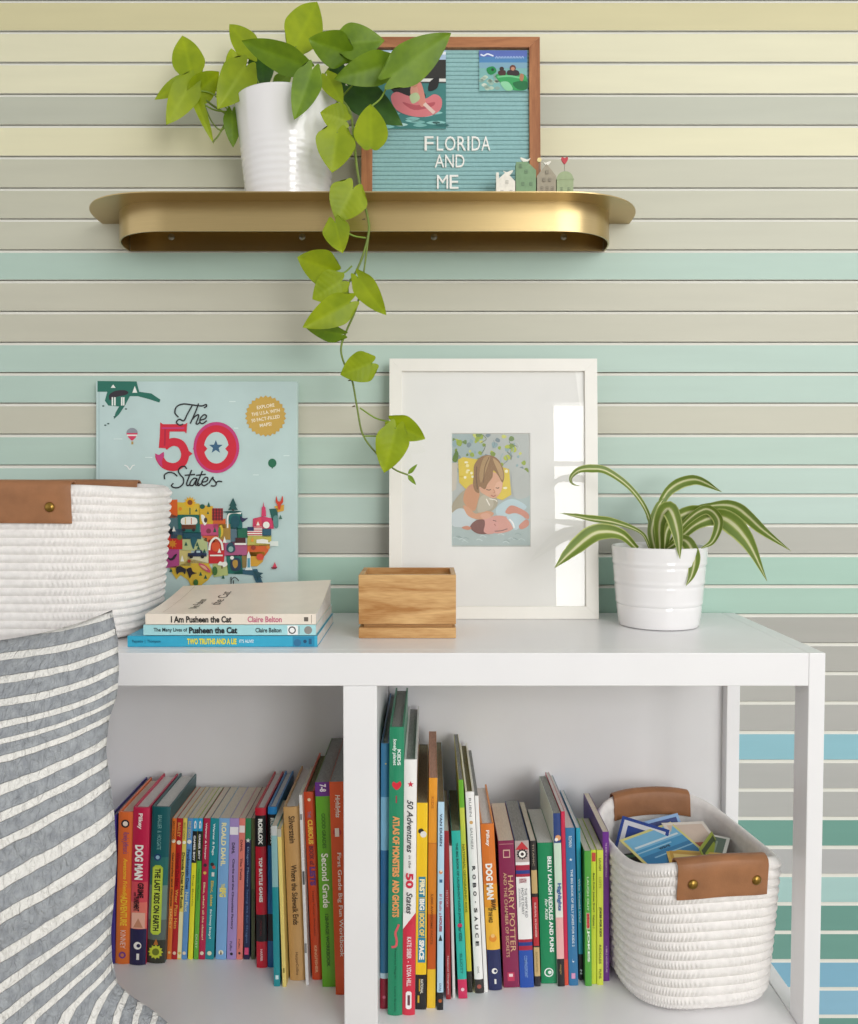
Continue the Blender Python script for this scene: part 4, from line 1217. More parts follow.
# patchwork map
PATCH = [
    ([(-40, 70), (40, 60), (98, 62), (98, 150), (-40, 150)], '3f7a6a'), ([(-40, 150), (75, 150), (75, 230), (-40, 230)], 'c9b04a'), ([(-40, 230), (70, 230), (70, 320), (-40, 320)], 'b8503a'), ([(-20, 320), (66, 320), (66, 410), (20, 410)], '5c8a8c'),
    ([(98, 52), (155, 48), (157, 130), (150, 146), (98, 146)], 'dd6328'), ([(155, 62), (272, 70), (274, 130), (155, 130)], 'd8b93e'),
    ([(75, 128), (100, 116), (160, 140), (160, 206), (75, 206)], '54767c'), ([(155, 128), (275, 128), (275, 228), (155, 226)], '1d6a62'),
    ([(270, 76), (345, 84), (345, 180), (270, 180)], 'd6ac30'), ([(345, 158), (412, 150), (412, 200), (345, 200)], 'd0622a'),
    ([(72, 204), (130, 204), (130, 234), (72, 234)], '2a2a34'), ([(118, 206), (185, 206), (185, 256), (118, 256)], '3a566a'),
    ([(66, 232), (182, 236), (182, 314), (66, 312)], 'c9302c'), ([(182, 222), (282, 222), (282, 260), (182, 260)], '1d5060'),
    ([(278, 180), (372, 178), (376, 242), (280, 242)], 'c6507c'), ([(284, 236), (372, 238), (372, 282), (300, 270)], 'd86438'),
    ([(182, 254), (312, 252), (316, 322), (182, 320)], 'b9c48c'), ([(66, 312), (166, 314), (166, 412), (68, 412)], 'b04a86'),
    ([(165, 318), (228, 318), (228, 402), (165, 402)], 'cfc07a'), ([(208, 345), (320, 345), (320, 388), (208, 388)], 'd9d6b0'),
    ([(320, 262), (408, 262), (404, 388), (322, 390)], 'c8282e'), ([(374, 178), (438, 180), (438, 262), (376, 262)], 'a8853c'),
    ([(418, 122), (500, 120), (502, 205), (440, 205)], '176a68'), ([(438, 196), (476, 196), (478, 284), (440, 284)], '56707e'),
    ([(470, 200), (532, 200), (532, 252), (472, 252)], '1d6a50'), ([(558, 150), (610, 138), (668, 150), (668, 204), (556, 204)], 'cf3a66'),
    ([(644, 98), (690, 96), (690, 176), (660, 160)], '1f5c54'), ([(672, 84), (724, 76), (722, 108), (690, 116)], 'd9a33a'),
    ([(608, 198), (655, 198), (655, 246), (608, 246)], '2a5a70'), ([(528, 240), (656, 240), (656, 296), (528, 296)], 'c3bb5c'),
    ([(405, 282), (470, 270), (528, 288), (528, 350), (405, 350)], 'b05a84'), ([(526, 290), (646, 288), (640, 322), (620, 350), (526, 350)], 'd8622c'),
    ([(540, 328), (622, 326), (610, 380), (580, 404), (540, 404)], 'd8a236'), ([(415, 346), (500, 342), (504, 446), (424, 444)], '1d6f62'),
    ([(498, 348), (542, 340), (542, 412), (500, 412)], '927a44'),
    ([(165, 400), (230, 366), (322, 386), (346, 440), (318, 478), (288, 500), (270, 536), (240, 536), (212, 478), (172, 450), (150, 474), (122, 432), (112, 408)], 'd5b23a'),
    ([(342, 392), (424, 384), (426, 452), (348, 462)], 'b5c07a'),
    ([(455, 424), (580, 418), (598, 462), (614, 500), (602, 518), (572, 486), (558, 452), (500, 446), (456, 446)], '2f5d72'),
]
first = True
for pts, c in PATCH:
    A.poly(pb_(pts), c, same=not first); first = False
G, DK, WH = '1f5a4a', '2a2830', 'f0efe6'
A.poly(pb_(star(222, 64, 34, 12, .62)), 'e8b024'); A.poly(pb_(circle(222, 64, 14)), '8a4a22'); A.poly(pb_(rect(219, 92, 225, 128)), G)
A.poly(pb_(circle(288, 86, 14, 13)), G); A.poly(pb_(circle(170, 98, 10)), 'e6902a'); A.poly(pb_(tri(322, 60, 88, 18)), G); A.poly(pb_(tri(256, 96, 112, 14)), G); A.poly(pb_(tri(318, 110, 126, 14)), G)
A.poly(pb_(rect(340, 95, 398, 160)), 'b02a30')
for q in range(4):
    A.poly(pb_(rect(345 + q * 15, 95, 350 + q * 15, 160)), '4a2028', same=q > 0)
for q in range(4):
    A.poly(pb_(rect(340, 102 + q * 16, 398, 106 + q * 16)), '4a2028', same=q > 0)
A.poly(pb_(blob([(178, 150), (215, 140), (256, 148), (258, 178), (216, 182), (178, 180)])), WH); A.poly(pb_(rect(178, 182, 254, 206)), '6a3a26'); A.poly(pb_(circle(190, 210, 9)), DK); A.poly(pb_(circle(242, 210, 9)), DK)
A.poly(pb_(rect(196, 146, 200, 180)), 'd9b04a'); A.poly(pb_(rect(228, 146, 232, 180)), 'd0602a')
A.poly(pb_(blob([(282, 130), (300, 136), (312, 170), (300, 186), (286, 160)])), WH); A.poly(pb_(circle(306, 158, 9, 14)), '4a3a3a')
A.poly(pb_(tri(137, 190, 218, 20)), WH); A.poly(pb_(circle(322, 216, 13)), '8a3a4a'); A.poly(pb_(tri(355, 196, 222, 18)), G)
A.poly(pb_(star(130, 284, 26, 8, .5)), 'd88a2c'); A.poly(pb_(circle(168, 250, 14)), '6a7a3a'); A.poly(pb_(tri(96, 262, 284, 18)), 'e07030')
A.poly(pb_(blob([(232, 250), (262, 256), (250, 290), (240, 312), (226, 270)])), '1f5a66')
for x, y in ((202, 280), (262, 282), (268, 300), (300, 318), (82, 392), (122, 420), (280, 440), (400, 456), (306, 456), (80, 300)):
    A.poly(pb_(tri(x, y - 8, y + 14, 18)), G)
A.poly(pb_(blob([(100, 350), (122, 362), (142, 342), (154, 338), (140, 366), (116, 372)])), DK)
A.poly(pb_([(212, 334), (246, 332), (252, 316), (284, 316), (290, 332), (312, 334), (312, 352), (212, 352)]), '1f2f4e'); A.poly(pb_(circle(230, 352, 10)), '141820'); A.poly(pb_(circle(290, 352, 10)), '141820'); A.poly(pb_(rect(258, 320, 278, 332)), 'a9c4cc')
A.poly(pb_(tri(182, 344, 378, 20)), WH)
# arch
A.line(pb_([(326, 318), (334, 276), (362, 252), (390, 276), (398, 318)]), 2.0, WH)
A.poly(pb_(circle(362, 300, 24, 26)), 'd8542c'); A.poly(pb_(tri(380, 308, 332, 20)), WH); A.poly(pb_(rect(330, 342, 398, 350)), WH)
A.poly(pb_(circle(388, 216, 13, 32)), 'd9b83a'); A.poly(pb_(circle(382, 222, 7, 30)), '5a8a4a'); A.poly(pb_(tri(408, 244, 278, 20)), WH)
A.line(pb_([(424, 200), (424, 150), (432, 126), (460, 118), (496, 122)]), 1.6, WH)
A.poly(pb_(circle(464, 166, 24, 34)), '12505c'); A.poly(pb_(blob([(490, 136), (510, 148), (532, 146), (518, 160), (500, 168)])), '2c2a50')
A.poly(pb_(tri(453, 38, 82, 40)), '17504e'); A.poly(pb_(tri(453, 58, 104, 52)), '17504e'); A.poly(pb_(rect(449, 100, 457, 112)), '3a2a22'); A.poly(pb_(blob([(398, 114), (450, 108), (500, 112), (450, 122)])), '17504e')
A.poly(pb_([(604, 138), (606, 92), (612, 84), (615, 60), (619, 84), (626, 92), (630, 138)]), 'cf3a66')
A.poly(pb_(blob([(572, 160), (600, 146), (606, 186), (580, 196)])), 'd84a5a'); A.poly(pb_(circle(630, 184, 18)), WH); A.poly(pb_(tri(586, 164, 186, 18)), WH)
A.poly(pb_(blob([(684, 30), (692, 56), (706, 56), (716, 28), (720, 60), (708, 78), (704, 100), (694, 100), (690, 78), (680, 60)])), 'cc3c26')
A.poly(pb_(blob([(668, 140), (690, 136), (694, 190), (680, 202), (668, 180)])), '5a8a86'); A.poly(pb_(tri(706, 130, 152, 18)), '3a6a5a')
A.poly(pb_(rect(530, 194, 608, 240)), WH)
for q in range(4):
    A.poly(pb_(rect(530, 196 + q * 12, 608, 202 + q * 12)), 'c03a4a', same=q > 0)
A.poly(pb_(rect(530, 194, 564, 216)), '26335e')
A.poly(pb_(rect(466, 252, 520, 284)), '4a2026'); A.poly(pb_(rect(462, 280, 524, 290)), WH); A.poly(pb_(tri(556, 248, 272, 18)), 'e9a03a')
A.poly(pb_([(578, 262), (612, 258), (640, 264), (640, 276), (690, 280), (690, 286), (578, 280)]), WH); A.poly(pb_(rect(650, 270, 694, 296)), 'dfe6de')
A.poly(pb_(blob([(422, 290), (440, 276), (460, 292), (464, 322), (440, 332), (420, 318)])), '274a5a'); A.poly(pb_(circle(442, 312, 13, 15)), '8ab0a8')
A.poly(pb_(circle(598, 354, 20, 18)), 'd64a34'); A.poly(pb_(circle(562, 304, 12)), '9a3a2a'); A.poly(pb_(circle(640, 302, 10)), 'd8822c')
A.poly(pb_(blob([(442, 372), (470, 358), (494, 372), (492, 420), (446, 424)])), '243a52'); A.poly(pb_(blob([(454, 374), (476, 372), (478, 400), (464, 414), (452, 396)])), 'b89040')
A.poly(pb_(circle(448, 358, 10)), WH)
A.poly(pb_([(536, 322), (546, 346), (548, 404), (558, 424), (516, 424), (526, 404), (528, 346)]), 'dfe8e6'); A.poly(pb_(rect(530, 360, 544, 410)), '5a9ab0')
A.poly(pb_(blob([(372, 396), (384, 378), (398, 382), (416, 378), (424, 396), (404, 408), (396, 400)])), WH); A.poly(pb_(rect(392, 400, 398, 416)), '6a4a2a')
A.poly(pb_(blob([(270, 390), (300, 394), (332, 424), (330, 438), (300, 424)])), 'c8506a'); A.poly(pb_(blob([(280, 398), (304, 404), (318, 424), (296, 414)])), 'e2b08a')
A.poly(pb_(circle(357, 428, 14, 24)), '3a6a2e'); A.poly(pb_(circle(256, 490, 13, 18)), '3a6a2e')
A.poly(pb_(blob([(150, 416), (170, 402), (192, 412), (204, 420), (198, 446), (186, 434), (166, 438), (156, 446)])), DK); A.poly(pb_(blob([(206, 420), (230, 410), (240, 432), (262, 440), (236, 448), (224, 468), (214, 440)])), '2a2028'); A.poly(pb_(circle(220, 376, 9)), 'a8402a')
A.poly(pb_(blob([(560, 426), (596, 436), (614, 440), (600, 452), (612, 466), (592, 460), (586, 480), (578, 456)])), '1d4a56')
A.poly(pb_(tri(676, 380, 412, 26)), 'd8405a'); A.poly(pb_([(656, 408), (690, 408), (682, 418), (662, 418)]), '7a2a3a')
A.poly(pb_(rect(441, 460, 446, 512)), DK); A.line(pb_([(446, 476), (460, 462), (476, 470), (484, 482)]), .8, DK); A.poly(pb_(rect(454, 478, 459, 512)), DK); A.poly(pb_(rect(462, 502, 502, 511)), DK); A.poly(pb_(rect(441, 518, 524, 523)), '4a5a60')
A.build('cover_art', pb)

# ================================================================== THE THREE STACKED BOOKS
def flat_book(name, label, z0, th, x0, x1, yf, depth, col, spine_mats, texts, deco, pages, curl=0.0, cover_art=None):
    root = thing(name, label, 'book', (x0, yf, z0), (0, 0, 0), 'books stacked beside the rope basket on the bookcase')
    w_ = x1 - x0
    nx, ny = 14, 12
    def lift(u, v):
        return curl * (v ** 1.6) * (.62 + .38 * u) if curl else 0.0
    cov = bmesh.new(); pg = bmesh.new()
    ct = .0007
    def slab(bm, za, zb, y0, xa, xb, y1, follow0, follow1):
        lo = [[bm.verts.new((xa + (xb - xa) * i / nx, y0 + (y1 - y0) * j / ny, za + lift(i / nx, j / ny) * follow0)) for i in range(nx + 1)] for j in range(ny + 1)]
        hi = [[bm.verts.new((xa + (xb - xa) * i / nx, y0 + (y1 - y0) * j / ny, zb + lift(i / nx, j / ny) * follow1)) for i in range(nx + 1)] for j in range(ny + 1)]
        for j in range(ny):
            for i in range(nx):
                bm.faces.new((hi[j][i], hi[j][i + 1], hi[j + 1][i + 1], hi[j + 1][i]))
                bm.faces.new((lo[j][i + 1], lo[j][i], lo[j + 1][i], lo[j + 1][i + 1]))
        for i in range(nx):
            bm.faces.new((lo[0][i], lo[0][i + 1], hi[0][i + 1], hi[0][i]))
            bm.faces.new((lo[ny][i + 1], lo[ny][i], hi[ny][i], hi[ny][i + 1]))
        for j in range(ny):
            bm.faces.new((lo[j + 1][0], lo[j][0], hi[j][0], hi[j + 1][0]))
            bm.faces.new((lo[j][nx], lo[j + 1][nx], hi[j + 1][nx], hi[j][nx]))
    slab(cov, 0, ct, 0, 0, w_, depth, 0, 0)
    slab(cov, th - ct, th, 0, 0, w_, depth, 1, 1)
    add_box(cov, 0, w_, -.0006, .0012, 0, th, .0004)
    slab(pg, ct + .00005, th - ct - .00005, .0013, .0004, w_ - .0004, depth - .0004, 0, 1)
    m = mat('book_cover_' + col, col, rough=.34, var=.03, scale=40)
    obj('cover', cov, m, root, smooth=30)
    obj('page_block', pg, pages, root, smooth=30)
    A = Art((0, -.0006, th), (1, 0, 0), (0, 0, -1), 1.0, step=.00003, lift=.0001)
    for f0, f1, c in spine_mats:
        A.poly(rect(f0 * w_, .04 * th, f1 * w_, .96 * th), c)
    for d in deco:
        if d[0] == 'disc':
            A.poly(circle(d[1] * w_, d[2] * th, d[3] * th, n=20), d[4])
        else:
            A.poly(rect(d[1] * w_, d[2] * th, d[3] * w_, d[4] * th), d[5])
    A.build('spine_emblem', root)
    for s, f0, f1, y0, y1, c, bold in texts:
        A = Art((0, -.0006, th), (1, 0, 0), (0, 0, -1), 1.0, step=.00001, lift=.0006)
        A.text(s, f0 * w_, y0 * th, f1 * w_, y1 * th, c, bold)
        A.build('spine_lettering', root)
    if cover_art:
        cover_art(root, w_, depth, th, lift)
    return root

YS = at_z(220, 647, TOP).y
DS = YS - CAM.y
def zat(py): return at_d(225, py, DS).z
z1, z2, z3 = zat(635.6), zat(624.8), zat(613.8)
g = .0004
flat_book('paperback_book', 'bright turquoise blue paperback at the bottom of the three stacked books', TOP + .0002, z1 - TOP - g, at_d(127.7, 641, DS).x, at_d(317.4, 641, DS).x, YS, .165, '2fa4c6',
          [(0, 1, '35a9ca'), (.87, .985, '2388ae')], [('Paquette  |  Thompson', .025, .175, .35, .68, '17506a', .01), ('TWO TRUTHS AND A LIE', .315, .575, .22, .76, 'e8dc4a', .05), ("IT'S ALIVE!", .59, .665, .32, .62, 'e4f2f4', .02)],
          [('disc', .895, .62, .34, '2e6f96'), ('disc', .935, .5, .16, '1c4a6c'), ('rect', .955, .25, .97, .75, '1c5a80')], M_pagew)
flat_book('paperback_book', 'pale aqua paperback in the middle of the three stacked books', z1 + g, z2 - z1 - g, at_d(143.6, 630, DS).x, at_d(316, 630, DS).x, YS, .162, 'a4d8dc',
          [(0, 1, 'a9dbdf')], [('The Many Lives of', .06, .255, .28, .74, '1e2a30', .02), ('Pusheen the Cat', .265, .545, .2, .82, '1a2228', .045), ('Claire Belton', .65, .80, .28, .72, '1e2a30', .02)],
          [('rect', .835, .06, .895, .94, 'f4f4f2'), ('disc', .862, .5, .36, '2a2a2c'), ('disc', .862, .5, .25, 'f4f4f2'), ('rect', .9, .12, .905, .88, '8a9a9c'), ('disc', .955, .5, .38, '8f8c88')], M_pagew)
def top_art(root, w_, depth, th, lift):
    # printed lettering and borders on the curled front cover
    A = Art((0, 0, 0), (1, 0, 0), (0, 1, 0), 1.0)
    bm = bmesh.new()
    mats = [ink('26221f'), ink('cfc2b0')]
    def put(x, y):
        return bm.verts.new((x, y, th + lift(x / w_, y / depth) + .00035))
    def text(s, x0, y0, x1, y1, bold, ang=0):
        vs, fs, asp = text_geo(s, bold, 0)
        nv = [put(y0_ * 0 + x0 + (x1 - x0) * (1 - b_) if ang else x0 + (x1 - x0) * a_, y0 + (y1 - y0) * (a_ if ang else b_)) for (a_, b_), y0_ in zip(vs, [0] * len(vs))]
        for f in fs:
            try: bm.faces.new([nv[i] for i in f])
            except ValueError: pass
    text('I Am Pusheen', .040, .030, .050, .080, .0, 1)
    text('the Cat', .060, .050, .072, .115, .0, 1)
    # a line along the hinge
    n = 10
    vs = [(put(.0165, depth * (.06 + .9 * k / n)), put(.0172, depth * (.06 + .9 * k / n))) for k in range(n + 1)]
    for k in range(n):
        f = bm.faces.new((vs[k][0], vs[k][1], vs[k + 1][1], vs[k + 1][0])); f.material_index = 1
    o = obj('cover_title', bm, mats, root)
flat_book('paperback_book', 'cream paperback with a curled cover on top of the three stacked books', z2 + g, z3 - z2 - g, at_d(145.6, 619, DS).x, at_d(316, 619, DS).x, YS, .152, 'f1e6d6',
          [(0, 1, 'efe3d4')], [('I Am Pusheen the Cat', .15, .505, .2, .82, '26211f', .035), ('Claire Belton', .60, .80, .22, .78, 'c96a86', .02)],
          [('rect', .93, .3, .955, .7, '6a625a'), ('rect', .972, .1, .976, .9, 'a89a8a')], M_pagew, curl=.021, cover_art=top_art)

# ================================================================== WOODEN BOX
M_wood = wood('light_oak', 'ddb47a', 'a9743a', axis='X', scale=7, rough=.42, dist=4)
M_woodd = wood('oak_inside', 'c79a62', 'a87840', axis='X', scale=7, rough=.5)
YW = at_z(407, 638.4, TOP).y; DW = YW - CAM.y
wx0 = at_d(358.6, 620, DW).x; wx1 = at_d(456, 620, DW).x
zb1 = at_d(407, 627.8, DW).z; zb2 = at_d(407, 624.3, DW).z; zb3 = at_d(407, 575, DW).z
wbd = .088
wb = thing('wooden_box', 'small open-topped light oak box with a slotted base, in front of the white picture frame', 'box', ((wx0 + wx1) / 2, YW, TOP + .0002))
hwx = (wx1 - wx0) / 2
obj('base_slab', box(-hwx, hwx, 0, wbd, 0, zb1 - TOP, .0008), M_wood, wb)
bm = bmesh.new()
add_box(bm, -hwx + .006, hwx - .004, .006, wbd - .004, zb1 - TOP + .0001, zb2 - TOP - .0001)
obj('spacer', bm, M_woodd, wb)
bm = bmesh.new()
zt_ = zb3 - TOP; z0_ = zb2 - TOP
add_box(bm, -hwx, hwx, 0, .007, z0_, zt_, .0007)
add_box(bm, -hwx, hwx, wbd - .007, wbd, z0_, zt_, .0007)
add_box(bm, -hwx, -hwx + .0058, .0071, wbd - .0071, z0_, zt_, .0007)
add_box(bm, hwx - .0058, hwx, .0071, wbd - .0071, z0_, zt_, .0007)
add_box(bm, -hwx + .0059, hwx - .0059, .0071, wbd - .0071, z0_, z0_ + .005)
obj('box_body', bm, M_wood, wb)

# ================================================================== WHITE PICTURE FRAME
M_fr = mat('white_frame_paint', 'ebe8e0', rough=0.4, var=0.015)
M_matb = mat('white_mat_board', 'e9e8e4', rough=0.85, var=0.01)
YPF = at_z(494, 619.3, TOP).y; DPF = YPF - CAM.y
fx0 = at_d(389.0, 612, DPF).x; fx1 = at_d(599, 612, DPF).x
FW = fx1 - fx0
DPT = DPF + .026
ztf = at_d(494, 358.8, DPT).z
ln = math.asin((DPT - DPF) / (ztf - TOP))
FH = (ztf - TOP) / math.cos(ln)
kf = FW / 210.0
pf = thing('framed_photo', 'white picture frame with a wide white mat around a photo of two children', 'picture frame', (fx0, YPF, TOP + .0004), (-ln, 0, 0))
bw = 12.6 * kf
def frame_ring(W_, H_, b, d0, d1, bev):
    bm = bmesh.new()
    for (o0, i0) in (((0, 0), (b, b)),):
        P = [(0, 0), (W_, 0), (W_, H_), (0, H_)]
        Q = [(b, b), (W_ - b, b), (W_ - b, H_ - b), (b, H_ - b)]
        for i in range(4):
            j = (i + 1) % 4
            t = bmesh.new()
            quad = [P[i], P[j], Q[j], Q[i]]
            a_ = [t.verts.new((x, d0, zz)) for x, zz in quad]
            c_ = [t.verts.new((x, d1, zz)) for x, zz in quad]
            t.faces.new(a_); t.faces.new(list(reversed(c_)))
            for k in range(4):
                t.faces.new((a_[k], c_[k], c_[(k + 1) % 4], a_[(k + 1) % 4]))
            bmesh.ops.bevel(t, geom=list(t.edges), offset=bev, segments=2, affect='EDGES', profile=.5)
            merge(bm, t)
    return bm
obj('frame_border', frame_ring(FW, FH, bw, 0, .02, .00025), M_fr, pf)
wx0_, wx1_ = (451.8 - 389.2) * kf, (531.8 - 389.2) * kf
wz1, wz0 = FH - (433.0 - 358.8) * kf * 1.01, FH - (547.4 - 358.8) * kf * 1.01
bm = bmesh.new()
ym0, ym1 = .0062, .0080
O4 = [(bw - .002, bw - .002), (FW - bw + .002, bw - .002), (FW - bw + .002, FH - bw + .002), (bw - .002, FH - bw + .002)]
I4 = [(wx0_, wz0), (wx1_, wz0), (wx1_, wz1), (wx0_, wz1)]
cb = .0012
J4 = [(wx0_ + cb, wz0 + cb), (wx1_ - cb, wz0 + cb), (wx1_ - cb, wz1 - cb), (wx0_ + cb, wz1 - cb)]
vo = [bm.verts.new((x, ym0, zz)) for x, zz in O4]; vi = [bm.verts.new((x, ym0, zz)) for x, zz in I4]; vj = [bm.verts.new((x, ym1, zz)) for x, zz in J4]; vb = [bm.verts.new((x, ym1, zz)) for x, zz in O4]
for i in range(4):
    j = (i + 1) % 4
    bm.faces.new((vo[i], vo[j], vi[j], vi[i])); bm.faces.new((vi[i], vi[j], vj[j], vj[i])); bm.faces.new((vb[j], vb[i], vj[i], vj[j])); bm.faces.new((vo[i], vb[i], vb[j], vo[j]))
obj('mat_board', bm, M_matb, pf)
obj('backing_board', box(bw - .003, FW - bw + .003, .0095, .013, bw - .003, FH - bw + .003), mat('brown_backing_board', '8a7658', rough=.8), pf)
bm = bmesh.new()
add_box(bm, FW / 2 - .03, FW / 2 + .03, .0205, .0235, .004, FH * .55, .001, M=Matrix.Translation((0, .02, 0)) @ Matrix.Rotation(R(3), 4, 'X') @ Matrix.Translation((0, -.02, 0)))
obj('easel_stand', bm, mat('brown_backing_board', '8a7658', rough=.8), pf)
# glass
m = bpy.data.materials.new('picture_glass')
t, N, L = nt(m)
N.remove(N['Principled BSDF'])
tr = N.new('ShaderNodeBsdfTransparent'); gl = N.new('ShaderNodeBsdfGlossy'); gl.inputs['Roughness'].default_value = .012
fr = N.new('ShaderNodeLayerWeight'); fr.inputs['Blend'].default_value = .5
pw = N.new('ShaderNodeMath'); pw.operation = 'POWER'; L.new(fr.outputs['Facing'], pw.inputs[0]); pw.inputs[1].default_value = 4.0
mu = N.new('ShaderNodeMath'); mu.operation = 'MULTIPLY_ADD'; L.new(pw.outputs[0], mu.inputs[0]); mu.inputs[1].default_value = .6; mu.inputs[2].default_value = .042
ms = N.new('ShaderNodeMixShader')
L.new(mu.outputs[0], ms.inputs[0]); L.new(tr.outputs[0], ms.inputs[1]); L.new(gl.outputs[0], ms.inputs[2]); L.new(ms.outputs[0], N['Material Output'].inputs['Surface'])
bm = bmesh.new()
vs = [bm.verts.new(p) for p in ((bw - .001, .0050, bw - .001), (FW - bw + .001, .0050, bw - .001), (FW - bw + .001, .0050, FH - bw + .001), (bw - .001, .0050, FH - bw + .001))]
bm.faces.new(vs)
obj('glass_pane', bm, m, pf)

# the photograph in the frame, in the units of a 768 x 1024 close view (7.314 per pixel)
q = kf / 7.314
def Pp(pts): return [(min(max(x, 88), 674) - 92, min(max(y, 98), 934) - 102) for x, y in pts]
obj('photo_print', box(wx0_ - .004, wx1_ + .004, .0082, .0090, wz0 - .004, wz1 + .004), ink('b9bfb8'), pf)
A = Art((wx0_, .0082, wz1), (1, 0, 0), (0, 0, -1), q, step=.000009, lift=.00004)
rn = random.Random(11)
A.poly(Pp(rect(86, 96, 676, 935)), 'b3b8b4')
A.poly(Pp(rect(86, 96, 330, 330)), '9fb0b0')
for i in range(64):
    x, y = rn.uniform(100, 655), rn.uniform(110, 400)
    c = rn.choice(['7f963a', '93a83c', 'b3bd44', '6f8a4a', 'c9cc6a', '8fa8ac', '7c8c92'])
    r = rn.uniform(10, 26)
    A.poly(Pp(blob([(x + r * rn.uniform(.6, 1.2) * math.cos(k * 1.05), y + r * rn.uniform(.6, 1.2) * math.sin(k * 1.05)) for k in range(6)], 3)), c)
for i in range(14):
    x, y = rn.uniform(100, 640), rn.uniform(110, 380)
    A.line(Pp([(x, y), (x + rn.uniform(-30, 30), y + 30), (x + rn.uniform(-40, 40), y + 60)]), rn.uniform(3, 6), rn.choice(['7a8a90', '8fb0b4', 'c8d0cc', '6a7a60']))
A.poly(Pp(blob([(100, 300), (128, 232), (146, 262), (130, 318)])), '5a7a2a')
A.poly(Pp([(90, 322), (140, 322), (128, 520), (90, 540)]), 'c3bcae')
A.poly(Pp([(142, 300), (180, 280), (300, 300), (520, 370), (536, 560), (470, 600), (200, 520), (150, 470)]), 'd9c042')
for i in range(12):
    x, y = rn.choice([(rn.uniform(150, 250), rn.uniform(300, 470)), (rn.uniform(480, 520), rn.uniform(380, 560))])
    A.poly(Pp(circle(x, y, rn.uniform(8, 18), rn.uniform(6, 14), 8)), rn.choice(['e8dc9a', 'cdae2c', 'ece6c4']))
A.poly(Pp(blob([(420, 640), (520, 590), (676, 560), (676, 935), (90, 935), (90, 790), (260, 760)])), 'a9b8b6')
A.poly(Pp(blob([(540, 400), (600, 360), (676, 420), (676, 560), (560, 580)])), 'b5b9b4')
A.poly(Pp(blob([(430, 650), (540, 590), (650, 650), (560, 700), (440, 720)])), 'b9cdd2')
for i in range(16):
    x, y = rn.uniform(100, 640), rn.uniform(850, 925)
    A.line(Pp([(x, y), (x + 20, y - 8), (x + 46, y + 6)]), 5, rn.choice(['93a6a4', 'bccac8', '8a9c9a', 'c6d2d0']))
# older child: top, arm, face, hair
A.poly(Pp(blob([(96, 640), (170, 540), (270, 480), (330, 520), (420, 570), (430, 640), (360, 700), (240, 720), (120, 720)])), 'a9a08a')
A.poly(Pp(blob([(96, 700), (170, 660), (270, 740), (250, 790), (140, 800), (96, 780)])), 'c4ced0')
A.poly(Pp(blob([(250, 480), (300, 540), (290, 600), (262, 680), (200, 640), (180, 590), (200, 520)])), 'c7916c')
A.poly(Pp(blob([(180, 640), (230, 660), (270, 700), (340, 680), (400, 690), (396, 716), (340, 740), (270, 740), (210, 710)])), 'cf9a78')
A.poly(Pp(blob([(300, 590), (350, 560), (400, 600), (390, 660), (290, 690)])), 'b8b09c')
A.line(Pp([(350, 590), (360, 610), (376, 640)]), 8, 'e9e4d8').line(Pp([(372, 590), (420, 600), (430, 612)]), 6, 'e9e4d8')
A.poly(Pp(blob([(300, 400), (390, 390), (466, 430), (468, 510), (440, 566), (400, 586), (340, 560), (300, 520)])), 'd3a284')
A.poly(Pp(blob([(428, 470), (466, 466), (462, 530), (430, 560), (410, 520)])), 'dcae92')
A.line(Pp([(350, 520), (370, 526), (384, 520)]), 6, '6a4a38').line(Pp([(420, 508), (436, 512), (446, 506)]), 6, '6a4a38')
A.line(Pp([(404, 520), (414, 540), (404, 546)]), 5, 'b87c60').line(Pp([(386, 564), (404, 572), (420, 564)]), 6, 'a85a50')
A.poly(Pp(blob([(258, 420), (262, 340), (310, 280), (370, 266), (430, 290), (470, 350), (484, 420), (470, 470), (440, 420), (404, 380), (396, 430), (360, 480), (340, 520), (300, 500), (296, 548), (266, 530), (252, 480)])), '8f6d48')
A.poly(Pp(blob([(330, 290), (380, 276), (360, 350), (330, 430), (310, 470), (300, 400)])), 'a98a5e')
A.poly(Pp(blob([(400, 290), (450, 330), (478, 410), (466, 450), (430, 370)])), 'b7966a')
A.line(Pp([(280, 350), (276, 430), (286, 520)]), 9, '6f5236').line(Pp([(372, 280), (340, 360), (330, 470)]), 6, '745638')
# baby lying on its back
A.poly(Pp(blob([(490, 690), (530, 640), (600, 660), (660, 700), (660, 740), (600, 720), (540, 710)])), 'cb8c78')
A.poly(Pp(blob([(380, 730), (470, 716), (540, 750), (556, 800), (500, 836), (400, 838)])), 'd29a8c')
A.poly(Pp(blob([(500, 720), (560, 696), (620, 720), (640, 756), (600, 800), (560, 820), (530, 770)])), 'b9cbd0')
A.poly(Pp(blob([(590, 790), (640, 744), (664, 756), (660, 790), (610, 816)])), 'cb8c78')
A.poly(Pp(blob([(310, 760), (350, 730), (410, 736), (440, 780), (420, 836), (370, 852), (320, 836)])), 'd39b90')
A.poly(Pp(blob([(230, 800), (270, 752), (330, 744), (340, 780), (330, 830), (352, 850), (280, 846)])), '7c5048')
A.poly(Pp(blob([(170, 800), (210, 790), (240, 806), (220, 820), (184, 814)])), 'c98a70')
A.poly(Pp(blob([(306, 712), (340, 694), (380, 706), (376, 730), (330, 740)])), 'd8a48a')
A.line(Pp([(398, 748), (424, 756)]), 5, '6e4a44').line(Pp([(408, 776), (420, 790)]), 5, 'a8605a').line(Pp([(412, 830), (460, 826), (506, 812)]), 6, '7c5a58')
A.line(Pp([(520, 740), (546, 770), (556, 806)]), 12, 'e6e8e6')
A.build('photo_picture', pf)
